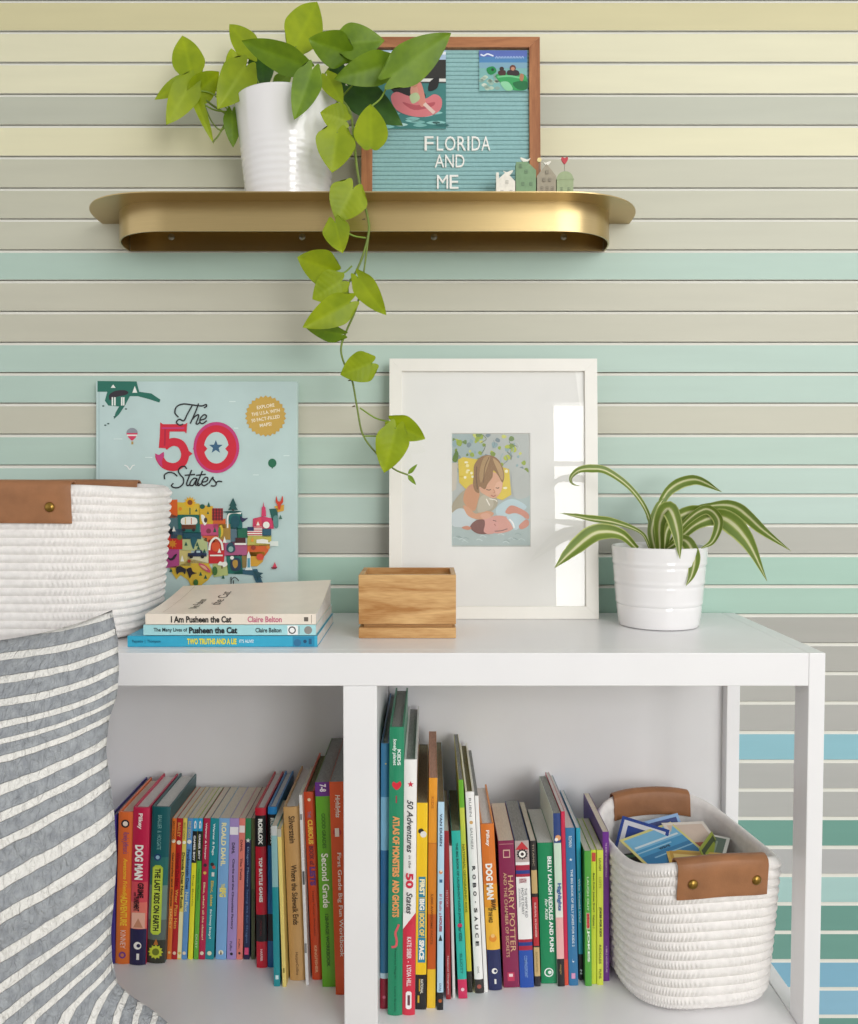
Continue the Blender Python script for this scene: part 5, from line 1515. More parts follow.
# ================================================================== LETTER BOARD ON THE BRASS SHELF
M_lbw = wood('letter_board_wood', 'b5794e', '925a36', axis='X', scale=10, rough=.45)
M_lbv = wood('letter_board_wood_upright', 'b5794e', '925a36', axis='Z', scale=10, rough=.45)
M_felt = mat('teal_felt', '93bcbd', rough=.95, var=.05, scale=300, bump=.2, bscale=900)
DLB, DLT = 1.186, 1.206
lx0 = at_d(361, 190, DLB).x; lx1 = at_d(541, 190, DLB).x
zt = at_d(450, 36.8, DLT).z
ln = math.asin((DLT - DLB) / (zt - PT))
LH = (zt - PT) / math.cos(ln)
LW = lx1 - lx0
YLB = CAM.y + DLB
lb = thing('letter_board', 'square teal felt letter board in a brown wooden frame, leaning behind the tiny houses', 'letter board', (lx0, YLB, PT + .0003), (-ln, 0, 0))
fw = LW * 11.0 / 180
bm = frame_ring(LW, LH, fw, 0, .016, .0006)
fo = obj('frame_border', bm, [M_lbw, M_lbv], lb)
for p in fo.data.polygons:
    c = p.center
    if fw * .9 < c.z < LH - fw * .9:
        p.material_index = 1
# felt with ridges
bm = bmesh.new()
pit = .0059
n = int((LH - 2 * fw) / pit)
pit = (LH - 2 * fw) / n
prof = []
for i in range(n):
    z0 = fw + i * pit
    for f, y in ((0.0, .0072), (.07, .0058), (.2, .0053), (.5, .0051), (.8, .0053), (.93, .0058)):
        prof.append((y, z0 + f * pit))
prof.append((.0072, LH - fw))
a = [bm.verts.new((fw - .001, y, zz)) for y, zz in prof]; b = [bm.verts.new((LW - fw + .001, y, zz)) for y, zz in prof]
for i in range(len(prof) - 1):
    bm.faces.new((a[i], b[i], b[i + 1], a[i + 1]))
obj('felt_panel', bm, M_felt, lb)
obj('backing_board', box(fw - .004, LW - fw + .004, .011, .0135, fw - .004, LH - fw + .004), mat('brown_backing_board', '8a7658'), lb)

def board_pt(px, py):
    """local (x, z) on the felt for a photo pixel"""
    o = Vector((lx0, YLB, PT)); nrm = Vector((0, -math.cos(ln), math.sin(ln)))
    d = ray(px, py)
    t_ = (o - CAM).dot(nrm) / d.dot(nrm)
    p = CAM + d * t_ - o
    return p.x, p.z / math.cos(ln)
M_letter = mat('white_plastic', 'f4f3ee', rough=.4, var=.01)
ROWS_ = [('FLORIDA', [424.5, 436.8, 445.0, 457.5, 467.5, 471.8, 481.5], [433.5, 443.3, 455.5, 466, 469.4, 480.3, 490.5], 135.5, 149.8),
         ('AND', [434.8, 445.2, 455.6], [444.2, 453.8, 464.6], 153.8, 166.6),
         ('ME', [437.0, 449.6], [448.2, 458.6], 174.2, 188.0)]
LLAB = [['white letter F that starts the top word of the letter board', 'white letter L in the top word of the letter board', 'white letter O in the top word of the letter board', 'white letter R in the top word of the letter board', 'white letter I in the top word of the letter board', 'white letter D, next to last in the top word of the letter board', 'white letter A that ends the top word of the letter board'],
        ['white letter A that starts the middle word of the letter board', 'white letter N in the middle word of the letter board', 'white letter D that ends the middle word of the letter board'],
        ['white letter M in the bottom word of the letter board', 'white letter E in the bottom word of the letter board']]
for (wd_, xs0, xs1, y0, y1), labs in zip(ROWS_, LLAB):
    for ch, a0, a1, lab in zip(wd_, xs0, xs1, labs):
        X0, Z1 = board_pt(a0, y0); X1, Z0 = board_pt(a1, y1)
        vs, fs, asp = text_geo(ch, 0.0, 0)
        w_, h_ = X1 - X0, Z1 - Z0
        bm = bmesh.new()
        lo_ = [bm.verts.new((x * w_, 0, y * h_)) for x, y in vs]
        fcs = []
        for f in fs:
            try: fcs.append(bm.faces.new([lo_[i] for i in f]))
            except ValueError: pass
        ex = bmesh.ops.extrude_face_region(bm, geom=fcs)
        bmesh.ops.translate(bm, verts=[v for v in ex['geom'] if isinstance(v, bmesh.types.BMVert)], vec=(0, -.0022, 0))
        Mw = Matrix.Translation((lx0, YLB, PT + .0003)) @ Matrix.Rotation(-ln, 4, 'X')
        o = obj('plastic_letter', bm, M_letter, None, loc=Mw @ Vector((X0, .0049, Z0)), rot=(-ln, 0, 0))
        tag(o, lab, 'letter', 'white letters on the letter board')

def print_on_board(name, label, px0, py0, px1, py1, draw, base):
    X0, Z1 = board_pt(px0, py0); X1, Z0 = board_pt(px1, py1)
    Mw = Matrix.Translation((lx0, YLB, PT + .0003)) @ Matrix.Rotation(-ln, 4, 'X')
    w_, h_ = X1 - X0, Z1 - Z0
    root = thing(name, label, 'photo', Mw @ Vector((X0, .0040, Z0)), (-ln, 0, 0), 'snapshots on the letter board')
    obj('photo_paper', box(0, w_, -.0006, 0, 0, h_), ink(base), root)
    A = Art((0, -.0006, h_), (1, 0, 0), (0, 0, -1), w_ / 100.0, step=.00003, lift=.00006)
    draw(A, 100.0 * h_ / w_)
    A.build('photo_picture', root)
def flamingo(A, H):
    A.poly(rect(0, 0, 100, H), '3f7f7c'); A.poly(rect(0, 0, 100, H * .42), '3a4442'); A.poly(rect(0, 0, 100, H * .14), 'a9bfd6'); A.poly(rect(0, 2, 100, 6), 'e6ecf0')
    A.poly(rect(0, H * .36, 100, H * .40), 'e0ded8'); A.poly(rect(60, H * .12, 100, H * .36), '2c2a26')
    rn = random.Random(5)
    for i in range(16):
        x, y = rn.uniform(2, 98), H * rn.uniform(.72, .98)
        A.poly(blob([(x - 10, y), (x, y - 2.5), (x + 10, y), (x, y + 2.5)], 3), rn.choice(['7fb8b4', '8fc8c4', '2f6a68', 'b9dcd8']), same=i > 0)
    A.poly(blob([(22, H * .45), (40, H * .42), (60, H * .46), (72, H * .60), (40, H * .62)]), '22201f')
    A.poly(blob([(24, H * .60), (32, H * .53), (48, H * .58), (70, H * .62), (84, H * .56), (94, H * .62), (92, H * .76), (76, H * .84), (54, H * .84), (32, H * .76)]), 'd87a80')
    A.poly(blob([(40, H * .66), (60, H * .70), (84, H * .66), (80, H * .72), (56, H * .76)]), 'b9545e')
    A.poly(blob([(58, H * .40), (66, H * .42), (72, H * .66), (66, H * .72), (60, H * .60)]), 'd98a7c')
    A.poly(blob([(52, H * .46), (60, H * .46), (62, H * .58), (52, H * .58)]), 'd99a86'); A.poly(circle(56, H * .43, 5, 5), 'c98a6c')
    A.poly(blob([(50, H * .58), (60, H * .54), (64, H * .62), (54, H * .68)]), 'b9c99a')
    A.line([(70, H * .68), (84, H * .80)], 5, 'e6c8bc'); A.poly(blob([(78, H * .40), (90, H * .34), (88, H * .48), (76, H * .52)]), '1f1e1e')
def turtle(A, H):
    A.poly(rect(0, 0, 100, H), '7fb4b0'); A.poly(rect(0, 0, 100, H * .42), '4f86b8'); A.poly(rect(0, 0, 100, H * .16), '5a6fb8'); A.poly(rect(0, H * .30, 100, H * .44), '7fa8bc')
    rn = random.Random(9)
    for i in range(20):
        x, y = rn.uniform(2, 48), H * rn.uniform(.62, .96)
        A.poly(blob([(x - 6, y), (x, y - 4), (x + 6, y), (x, y + 4)], 3), rn.choice(['b9ccb8', '9ab8a8', 'd0d8c8', '8aa89c']), same=i > 0)
    # two lines of blue-white lettering, too small to read in the photo
    A.line([(3, H * .10), (10, H * .13), (18, H * .09), (30, H * .14)], 3.2, 'dfe6f4')
    for i in range(10):
        A.line([(34 + i * 6, H * .20), (36.5 + i * 6, H * .15), (38.5 + i * 6, H * .20)], 1.6, 'a9bfe6')
    A.poly(blob([(16, H * .44), (30, H * .40), (36, H * .52), (26, H * .60), (18, H * .56)]), '1f8a4a'); A.poly(circle(28, H * .48, 3), '15402a')
    A.poly(blob([(34, H * .62), (56, H * .56), (90, H * .58), (100, H * .72), (98, H * .96), (70, H * .98), (50, H * .86)]), '3aa05c')
    A.poly(blob([(44, H * .80), (60, H * .78), (70, H * .96), (56, H * .99)]), '8fd0a4'); A.poly(blob([(70, H * .80), (98, H * .76), (99, H * .95), (80, H * .96)]), '1f7040')
    A.poly(circle(47, H * .46, 4.6), '3a2a26'); A.poly(blob([(40, H * .52), (54, H * .50), (54, H * .62), (42, H * .62)]), '4a2c2a')
    A.poly(circle(70, H * .44, 6.5), '6a4034'); A.poly(blob([(60, H * .50), (80, H * .50), (82, H * .62), (60, H * .62)]), '352a2c'); A.poly(circle(70, H * .46, 4), 'c08a70')
    A.line([(38, H * .66), (62, H * .64), (84, H * .68)], 4, '6fc98a'); A.poly(blob([(86, H * .58), (93, H * .62), (90, H * .76), (84, H * .72)]), 'b07a5c')
print_on_board('photo_print', 'snapshot of a pink flamingo float at the upper left of the letter board', 373.4, 49.2, 446, 128, flamingo, 'd8dcd8')
print_on_board('photo_print', 'snapshot of a green turtle float in the upper right corner of the letter board', 479.2, 49.2, 527.6, 90, turtle, '9cc0c0')

# ================================================================== TINY HOUSES
def house(label, px0, px1, pt_eave, pt_ridge, ridge, col, D, rows, colr, roof=None, chimney=None):
    x0 = at_d(px0, 185, D).x; x1 = at_d(px1, 185, D).x
    w_ = x1 - x0
    he = at_d(450, pt_eave, D).z - PT; hr = at_d(450, pt_ridge, D).z - PT
    root = thing('tiny_house', label, 'ornament', (x0, CAM.y + D, PT + .0002), (0, 0, 0), 'tiny wooden houses on the brass shelf')
    m = mat('house_paint_' + col, col, rough=.6, var=.08, scale=150, bump=.2, bscale=400)
    bm = bmesh.new()
    dp = .013
    if roof == 'dome':
        pts = [(0, 0), (w_, 0), (w_, he)] + [(w_ / 2 + w_ * .5 * math.cos(a), he + (hr - he) * math.sin(a)) for a in [math.pi * k / 10 for k in range(1, 10)]] + [(0, he)]
        add_prism(bm, pts, 0, dp)
        add_box(bm, -.0006, w_ + .0006, -.0006, dp + .0006, he - .001, he + .0006)
    else:
        pts = [(0, 0), (w_, 0), (w_, he * ridge[1]), (w_ * ridge[0], hr), (0, he)]
        add_prism(bm, pts, 0, dp)
        if chimney:
            add_box(bm, w_ * chimney[0], w_ * chimney[1], .002, .010, he * .7, hr * chimney[2])
    obj('house_block', bm, m, root)
    A = Art((0, 0, hr), (1, 0, 0), (0, 0, -1), 1.0, step=.00003, lift=.00008)
    for fx, fz in rows:
        cx, cz = fx * w_, hr - fz * hr
        A.poly(rect(cx - .0018, cz - .0024, cx + .0018, cz + .0024), colr)
        A.poly(rect(cx - .0014, cz - .002, cx - .0003, cz - .0002), m).poly(rect(cx + .0003, cz - .002, cx + .0014, cz - .0002), m).poly(rect(cx - .0014, cz + .0003, cx - .0003, cz + .002), m).poly(rect(cx + .0003, cz + .0003, cx + .0014, cz + .002), m)
    A.build('window_print', root)
    return root, w_, hr
DH = 1.150
M_bird = mat('cream_bird_paint', 'f0ece0', rough=.6, var=.03)
M_wire = mat('thin_wire', '9a9a92', rough=.4, metal=1.0, var=0)
def bird(root, x, z, s=1.0, flip=1):
    bm = bmesh.new()
    add_tube(bm, [(x, .006, z - .004), (x, .006, z + .001)], .0004, 6)
    obj('wire', bm, M_wire, root)
    bm = bmesh.new()
    pts = blob([(x - flip * .0055 * s, z + .0045 * s), (x - flip * .002 * s, z + .003 * s), (x + flip * .002 * s, z + .0045 * s), (x + flip * .0052 * s, z + .005 * s), (x + flip * .0035 * s, z + .002 * s), (x + flip * .0005 * s, z - .0002 * s), (x - flip * .0025 * s, z + .001 * s)], 3)
    add_prism(bm, pts, .005, .0075)
    obj('bird_topper', bm, M_bird, root)
r, w_, hr = house('tiny white house with a chimney, leftmost of the four tiny houses', 496.3, 515.2, 181, 172.0, (.52, .98), 'ece8dc', DH, [(.3, .34), (.78, .34), (.56, .66)], '9a968a', chimney=(0, .14, 1.0))
bird(r, w_ * .66, hr - .0022, 1.2)
r, w_, hr = house('tiny green house with a bird on its roof, tallest of the four tiny houses', 516.0, 536.0, 162.2, 161.6, (.55, .80), '7f9f78', DH, [(.34, .16), (.74, .16), (.34, .45), (.74, .45), (.5, .75), (.22, .88)], '4a624b')
bird(r, w_ * .48, hr + .0006, 1.25, -1)
r, w_, hr = house('tiny grey-brown gabled house between the tall green and the domed one', 537.0, 556.0, 176, 164.0, (.5, 1.0), 'a39a86', DH, [(.25, .12), (.53, .12), (.8, .12), (.25, .36), (.53, .36), (.8, .36), (.36, .58), (.66, .58), (.52, .78)], '655c4e')
bird(r, w_ * .55, hr + .0003, 1.0)
bm = bmesh.new(); add_tube(bm, [(w_ * .14, .0055, hr * .72), (w_ * .14, .0055, hr + .006)], .0004, 6); obj('wire', bm, M_wire, r)
bm = bmesh.new(); add_prism(bm, circle(w_ * .14, hr + .0068, .0028, n=14), .004, .007)
obj('sun_disc', bm, mat('pale_yellow_paint', 'f0dc98', rough=.5), r)
r, w_, hr = house('tiny sage green domed house carrying a red heart, rightmost of the four', 556.8, 573.4, 179.2, 171.3, (.5, 1), '9fae86', DH, [(.28, .42), (.72, .42), (.28, .1), (.72, .1)], '53644a', roof='dome')
bm = bmesh.new(); add_tube(bm, [(w_ * .5, .006, hr - .001), (w_ * .5, .006, hr + .013)], .0004, 6); obj('wire', bm, M_wire, r)
bm = bmesh.new()
zc = hr + .0162
add_prism(bm, blob([(w_ * .5, zc - .0052), (w_ * .5 - .0044, zc + .001), (w_ * .5 - .003, zc + .004), (w_ * .5, zc + .0022), (w_ * .5 + .003, zc + .004), (w_ * .5 + .0044, zc + .001)], 4), .0048, .0074)
obj('heart_topper', bm, mat('red_heart_paint', 'c23a44', rough=.5), r)

# ================================================================== LEAVES
L_lime = leaf_mat('lime_leaf', 'a6b812', '8ea40c', .38)
L_grn = leaf_mat('green_leaf', '7f9f18', '628410', .32)
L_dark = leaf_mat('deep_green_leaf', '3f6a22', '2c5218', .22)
M_stem = mat('green_stem', '7f9a34', rough=.5, var=.1, scale=80)
M_vine = mat('vine_stem', '6f8232', rough=.55, var=.2, scale=80)
M_soil = mat('potting_soil', '3f3024', rough=.95, var=.35, scale=150, bump=.9, bscale=300)
M_pot = mat('white_glazed_ceramic', 'eceaea', rough=.12, var=.012, coat=.4)

def leaf_bm(base, tip, width, view=None, curl=.12, fold=.22, roll=0.0, lobe=.16, seed=0, cup=0.0):
    """heart leaf as a curved surface, from the notch at its base to its tip, in world coordinates"""
    base, tip = Vector(base), Vector(tip)
    ax = tip - base
    Ln = ax.length / (1.0)
    ax.normalize()
    v = (CAM - base) if view is None else Vector(view)
    v = v - ax * v.dot(ax); v.normalize()
    v = Matrix.Rotation(roll, 3, ax) @ v
    s = ax.cross(v); s.normalize()
    rn = random.Random(seed)
    ph = rn.uniform(0, 6.28)
    bm = bmesh.new()
    uvl = bm.loops.layers.uv.new('UVMap')
    NT, NS = 16, 6
    rows = []; uvs = {}
    for i in range(NT + 1):
        t = i / NT
        if t < .3:
            w_ = math.sqrt(max(0, 1 - ((.3 - t) / .36) ** 2)) if lobe > 0 else (t / .3) ** .6 * 1.0
        else:
            u = (t - .3) / .7
            w_ = 1 - .30 * u - .70 * u ** 2.3
            w_ = max(w_, 0) * (1 - .0 * u)
        row = []
        for k in range(-NS, NS + 1):
            x = k / NS
            back = -lobe * Ln * (1 - (2 * abs(x) - 1) ** 2) * max(0, 1 - t / .38) if lobe > 0 else 0
            y = t * Ln + back
            X = x * w_ * width / 2
            z = fold * abs(X) * (1 - .35 * t) - curl * Ln * t * t + cup * Ln * (t - t * t) + .018 * width * math.sin(9 * t + ph + 2 * x) * abs(x)
            p = base + ax * y + s * X + v * z
            vv = bm.verts.new(p)
            uvs[vv] = (x * w_ * .5 * min(1, width / max(Ln, 1e-6) * 1.2), t)
            row.append(vv)
        rows.append(row)
    for i in range(NT):
        for k in range(2 * NS):
            f = bm.faces.new((rows[i][k], rows[i][k + 1], rows[i + 1][k + 1], rows[i + 1][k]))
            for lp in f.loops:
                lp[uvl].uv = uvs[lp.vert]
    bmesh.ops.remove_doubles(bm, verts=bm.verts, dist=1e-7)
    return bm

# ---- trailing plant in the ribbed white pot
PCx, PCy = at_d(287.5, 150, 1.172).x, CAM.y + 1.172
pot = thing('potted_pothos', 'lime green trailing houseplant in a ribbed white pot on the brass shelf', 'plant', (PCx, PCy, PT + .0003))
PH = at_d(287, 105, 1.172).z - PT
rb, rt = .0540, .0680
prof = [(.001, 0.0), (rb - .003, 0.0), (rb - .0008, .0008), (rb, .003)]
nz_ = 70
for k in range(1, nz_ + 1):
    q = k / nz_
    zz = .003 + (PH - .006) * q
    rr = rb + (rt - rb) * q
    if q < .62:
        rr += .00032 * math.sin(q * PH / .0048 * math.pi) * min(1, (.62 - q) / .15)
    prof.append((rr, zz))
prof += [(rt + .0002, PH - .0015), (rt - .001, PH), (rt - .0028, PH - .0008), (rt - .0034, PH - .004), (rt - .0042, PH - .022)]
bm = bmesh.new(); add_lathe(bm, prof, n=96, close_bottom=False)
obj('pot', bm, M_pot, pot, smooth=50)
bm = bmesh.new(); add_lathe(bm, [(.001, PH - .018), (.03, PH - .017), (rt - .0042, PH - .021)], n=48, close_bottom=False)
obj('soil', bm, M_soil, pot, smooth=60)

Wp = lambda px, py, D: at_d(px, py, D)
def Lf(bx_, by_, tx_, ty_, w_px, m, D=1.15, D2=None, curl=.10, fold=.20, roll=0.0, lobe=.16, cup=0.0, stem=None):
    LEAVES.append((bx_, by_, tx_, ty_, w_px, m, D, D2 if D2 else D, curl, fold, roll, lobe, cup, stem))
LEAVES = []
# crown, left
Lf(192, 76, 181.5, 32, 29, L_lime, 1.16, 1.17, stem=(196, 92))
Lf(193, 81, 153, 95.5, 17, L_lime, 1.15, 1.14, curl=.2, fold=.35, roll=.5)
Lf(193, 80, 166.8, 124, 25, L_lime, 1.145, 1.13, curl=.05)
Lf(192, 96, 221, 72, 25, L_lime, 1.15, 1.16, roll=.3, stem=(230, 112))
Lf(193, 90, 213, 142, 10, L_lime, 1.15, 1.15, lobe=.0, fold=.6, stem=(190, 84))
Lf(255, 54, 227, 22, 23, L_lime, 1.16, 1.17)
Lf(238, 78, 232, 47, 21, L_lime, 1.165, 1.16, roll=.4)
Lf(246, 66, 218.8, 107, 32, L_lime, 1.14, 1.12, fold=.3, stem=(256, 92))
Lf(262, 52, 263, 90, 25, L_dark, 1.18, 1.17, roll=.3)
Lf(244, 84, 236, 108, 15, L_lime, 1.16, 1.16)
Lf(232, 112, 233, 146, 16, L_grn, 1.165, 1.16, stem=(226, 116))
Lf(304, 66, 241.8, 40.5, 27, L_grn, 1.10, 1.10, curl=-.02, fold=.28, roll=-.25, stem=(300, 92))
Lf(296, 46, 318.5, -2, 35, L_lime, 1.13, 1.15, stem=(298, 92))
Lf(276, 86, 292, 72, 14, L_grn, 1.19)
# crown, right
Lf(346, 52, 309, 40, 32, L_grn, 1.12, 1.10, fold=.25, roll=-.2, stem=(318, 92))
Lf(340, 44, 384.5, 39, 31, L_grn, 1.12, 1.12, fold=.25, roll=-.3)
Lf(352, 56, 322, 52, 14, L_grn, 1.135, 1.12)
Lf(391, 64, 334.5, 79, 29, L_grn, 1.11, 1.10, fold=.22, curl=.05, stem=(362, 84))
Lf(391, 77, 451.3, 33, 35, L_grn, 1.09, 1.09, curl=.0, fold=.16, stem=(372, 106))
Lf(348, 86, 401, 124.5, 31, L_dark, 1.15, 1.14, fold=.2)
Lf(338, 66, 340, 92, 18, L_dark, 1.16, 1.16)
Lf(312, 70, 294.5, 119, 26, L_grn, 1.09, 1.085, curl=.05, fold=.25, stem=(310, 80))
Lf(327, 76, 342, 102, 18, L_lime, 1.12, 1.11)
Lf(346, 121, 320.5, 112, 26, L_lime, 1.10, 1.09, roll=.2, stem=(352, 136))
Lf(337, 132, 332, 171, 36, L_lime, 1.085, 1.08, lobe=.2, stem=(352, 150))
Lf(371, 148, 370.5, 101, 31, L_lime, 1.09, 1.10, lobe=.06, fold=.15, stem=(356, 138))
# hanging part
Lf(353, 188, 337, 221, 36, L_lime, 1.085, 1.08, lobe=.2, stem=(364, 208))
Lf(335, 222, 341.5, 252.5, 26, L_lime, 1.08, 1.08, lobe=.2, roll=.3, stem=(366, 238))
Lf(334, 271, 296.5, 258, 33, L_lime, 1.085, 1.08, roll=-.25, stem=(352, 266))
Lf(342, 281, 312.5, 299, 31, L_lime, 1.085, 1.08, stem=(347, 286))
Lf(358, 277, 384.5, 315, 23, L_lime, 1.085, 1.08, roll=.3, stem=(361, 292))
Lf(350, 302, 304, 328, 29, L_lime, 1.085, 1.07, roll=-.2, stem=(352, 310))
Lf(342, 334, 306, 330, 19, L_grn, 1.095, 1.09, roll=-.6, stem=(341, 346))
Lf(372, 363, 340.5, 375, 29, L_lime, 1.095, 1.09, roll=-.1, stem=(352, 380))
Lf(392, 422, 425.5, 440, 24, L_lime, 1.11, 1.12, roll=.2, stem=(360, 408))
Lf(396, 428, 384, 473, 31, L_lime, 1.10, 1.10, lobe=.18, stem=(364, 436))
Lf(408, 474, 417.5, 464, 4, L_grn, 1.115, 1.115, lobe=0)
Lf(408, 475, 416, 485, 4.5, L_grn, 1.115, 1.115, lobe=0)
org = Vector((PCx, PCy, PT + .0003))
pet = []
for i, (a, b, c, d, wpx, m, D, D2, curl, fold, roll, lobe, cup, st) in enumerate(LEAVES):
    P0, P1 = Wp(a, b, D), Wp(c, d, D2)
    bm = leaf_bm(P0, P1, 1.1 * wpx * D / F, None, curl, fold, roll, lobe, seed=i, cup=cup)
    bmesh.ops.translate(bm, verts=bm.verts, vec=-org)
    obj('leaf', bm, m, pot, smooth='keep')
    if st:
        Ds = D + .015
        P2 = Wp(st[0], st[1], Ds)
        mid = (P0 + P2) / 2 + Vector((0, .006, -.004))
        pts = smooth_pts([P0, mid, P2], 5)
        if b < 100 and st[1] < 96:                       # leaf stalks that rise out of the soil
            foot = Vector((PCx + (P2.x - PCx) * .55, PCy + (P2.y - PCy) * .4, PT + PH - .018))
            pts = smooth_pts([P0 , (P0 + foot) / 2 + Vector((0, .0, .012)), foot], 6)
        bm = bmesh.new(); add_tube(bm, [p - org for p in pts], .0011, 7)
        obj('leaf_stalk', bm, M_stem, pot, smooth=60)
vine_px = [(338, 96, 1.14), (350, 112, 1.115), (354, 140, 1.10), (357, 168, 1.095), (362, 196, 1.095), (367, 214, 1.094), (369, 230, 1.093), (364, 252, 1.093), (356, 272, 1.093), (348, 285, 1.093), (349, 300, 1.095)]
v2 = [(361.8, 287, 1.093), (358, 302, 1.094), (354, 314, 1.096), (346, 332, 1.10), (341, 348, 1.103), (344, 363, 1.105), (352, 380, 1.107), (357, 407, 1.11), (363, 435, 1.113), (378, 455, 1.115), (394, 469, 1.116), (408, 475, 1.116)]
v3 = [(233, 110, 1.17), (226, 120, 1.165), (221, 128, 1.16)]
v4 = [(198, 88, 1.16), (206, 100, 1.162), (220, 110, 1.165), (231, 114, 1.168), (245, 100, 1.175), (262, 99, 1.18)]
v5 = [(204, 104, 1.16), (212, 122, 1.16), (222, 130, 1.162), (231, 114, 1.168)]
v6 = [(213, 142, 1.155), (220, 133, 1.16), (228, 116, 1.168)]
v7 = [(369, 232, 1.093), (366, 256, 1.093), (361.8, 287, 1.093)]
for pts, r0, r1 in ((vine_px, .0017, .0014), (v2, .0015, .0012), (v4, .0014, .0014), (v5, .0010, .0010), (v6, .0011, .0011), (v7, .0012, .0012)):
    P = smooth_pts([Wp(*q) for q in pts], 5)
    bm = bmesh.new()
    add_tube(bm, [p - org for p in P], [r0 + (r1 - r0) * k / (len(P) - 1) for k in range(len(P))], 8)
    obj('vine', bm, M_vine, pot, smooth=60)
for q in ((365, 219, 1.09), (348, 286, 1.09), (349, 301, 1.09), (346, 333, 1.097), (351, 380, 1.104), (355, 406, 1.107)):
    p = Wp(*q) - org
    bm = bmesh.new(); add_tube(bm, [p, p + Vector((-.0035, -.001, -.001))], [.0011, .0006], 6)
    obj('vine_node', bm, mat('brown_node', '5a4a2a', rough=.7), pot, smooth=60)

# ---- striped strap-leaf plant on the bookcase
def stripe_leaf_mat():
    m = bpy.data.materials.new('striped_leaf')
    t, N, L = nt(m)
    b = N['Principled BSDF']; b.inputs['Roughness'].default_value = .4
    uv = N.new('ShaderNodeUVMap'); sp = N.new('ShaderNodeSeparateXYZ'); L.new(uv.outputs['UV'], sp.inputs[0])
    tc = N.new('ShaderNodeTexCoord')
    nz = N.new('ShaderNodeTexNoise'); nz.inputs['Scale'].default_value = 60
    L.new(tc.outputs['Object'], nz.inputs['Vector'])
    ad = N.new('ShaderNodeMath'); ad.operation = 'MULTIPLY_ADD'; L.new(nz.outputs['Fac'], ad.inputs[0]); ad.inputs[1].default_value = .07; L.new(sp.outputs['X'], ad.inputs[2])
    rp = N.new('ShaderNodeValToRGB')
    e = rp.color_ramp.elements
    e[0].position = 0.0; e[0].color = lin('c9c985'); e[1].position = 1.0; e[1].color = lin('b9c070')
    for p, c in ((.09, '8a9a4a'), (.14, '6b8230'), (.36, '7a8e38'), (.43, 'a5ad62'), (.48, 'dcdbb0'), (.58, 'd8d8a8'), (.63, '97a352'), (.69, '71873a'), (.93, '667c2c')):
        x = e.new(p); x.color = lin(c)
    L.new(ad.outputs[0], rp.inputs['Fac']); L.new(rp.outputs['Color'], b.inputs['Base Color'])
    tr = N.new('ShaderNodeBsdfTranslucent'); L.new(rp.outputs['Color'], tr.inputs['Color'])
    ms = N.new('ShaderNodeMixShader'); ms.inputs[0].default_value = .25
    L.new(b.outputs[0], ms.inputs[1]); L.new(tr.outputs[0], ms.inputs[2]); L.new(ms.outputs[0], N['Material Output'].inputs['Surface'])
    return m
M_strap = stripe_leaf_mat()
P2D = 1.135
sx, sy = at_d(658.8, 590, P2D).x, CAM.y + P2D
sp_ = thing('potted_dracaena', 'striped strap-leaved houseplant in a banded white pot on the right of the bookcase', 'plant', (sx, sy, TOP + .0003))
h2 = at_d(658, 545.5, P2D).z - TOP
r0, r1 = .0515, .0612
prof = [(.001, 0), (r0 - .004, 0), (r0 - .001, .001), (r0, .004)]
for k in range(1, 49):
    q_ = k / 48
    zz = .004 + (h2 - .006) * q_
    rr = r0 + (r1 - r0) * q_ ** .8
    for g0 in (.245, .515, .765):
        rr -= .0012 * math.exp(-((q_ - g0) / .014) ** 2)
        rr += .0007 * math.exp(-((q_ - g0 - .035) / .022) ** 2)
    prof.append((rr, zz))
prof += [(r1, h2 - .001), (r1 - .0012, h2), (r1 - .003, h2 - .001), (r1 - .004, h2 - .004), (r1 - .005, h2 - .02)]
bm = bmesh.new(); add_lathe(bm, prof, n=96, close_bottom=False)
obj('pot', bm, M_pot, sp_, smooth=50)
bm = bmesh.new(); add_lathe(bm, [(.001, h2 - .012), (.03, h2 - .013), (r1 - .0048, h2 - .016)], n=40, close_bottom=False)
obj('soil', bm, M_soil, sp_, smooth=60)

def strap(pts, wmax, prof_w, roll=0.0, name='leaf', twist=0.0):
    """long leaf along points (px, py, D); width profile over its length"""
    P = smooth_pts([at_d(*q) for q in pts], 7)
    n_ = len(P)
    bm = bmesh.new(); uvl = bm.loops.layers.uv.new('UVMap')
    rows = []; uvs = {}
    for i, p in enumerate(P):
        t_ = i / (n_ - 1)
        d = (P[min(i + 1, n_ - 1)] - P[max(i - 1, 0)]).normalized()
        v = (CAM - p); v = v - d * v.dot(d); v.normalize()
        v = Matrix.Rotation(roll + twist * t_, 3, d) @ v
        s = d.cross(v).normalized()
        k = t_ * (len(prof_w) - 1); a = int(min(k, len(prof_w) - 2)); f = k - a
        w_ = (prof_w[a] * (1 - f) + prof_w[a + 1] * f) * wmax * .88 * (p.y - CAM.y) / F
        row = []
        for j in range(7):
            x = j / 3 - 1
            q_ = p + s * (x * w_ / 2) + v * (abs(x) * w_ * .12)
            vv = bm.verts.new(q_); uvs[vv] = (j / 6, t_); row.append(vv)
        rows.append(row)
    for i in range(n_ - 1):
        for j in range(6):
            f = bm.faces.new((rows[i][j], rows[i][j + 1], rows[i + 1][j + 1], rows[i + 1][j]))
            for lp in f.loops: lp[uvl].uv = uvs[lp.vert]
    bmesh.ops.translate(bm, verts=bm.verts, vec=-Vector((sx, sy, TOP + .0003)))
    obj(name, bm, M_strap, sp_, smooth='keep')
PW_ = [.45, .5, .62, .85, 1.0, .95, .7, .35, .02]
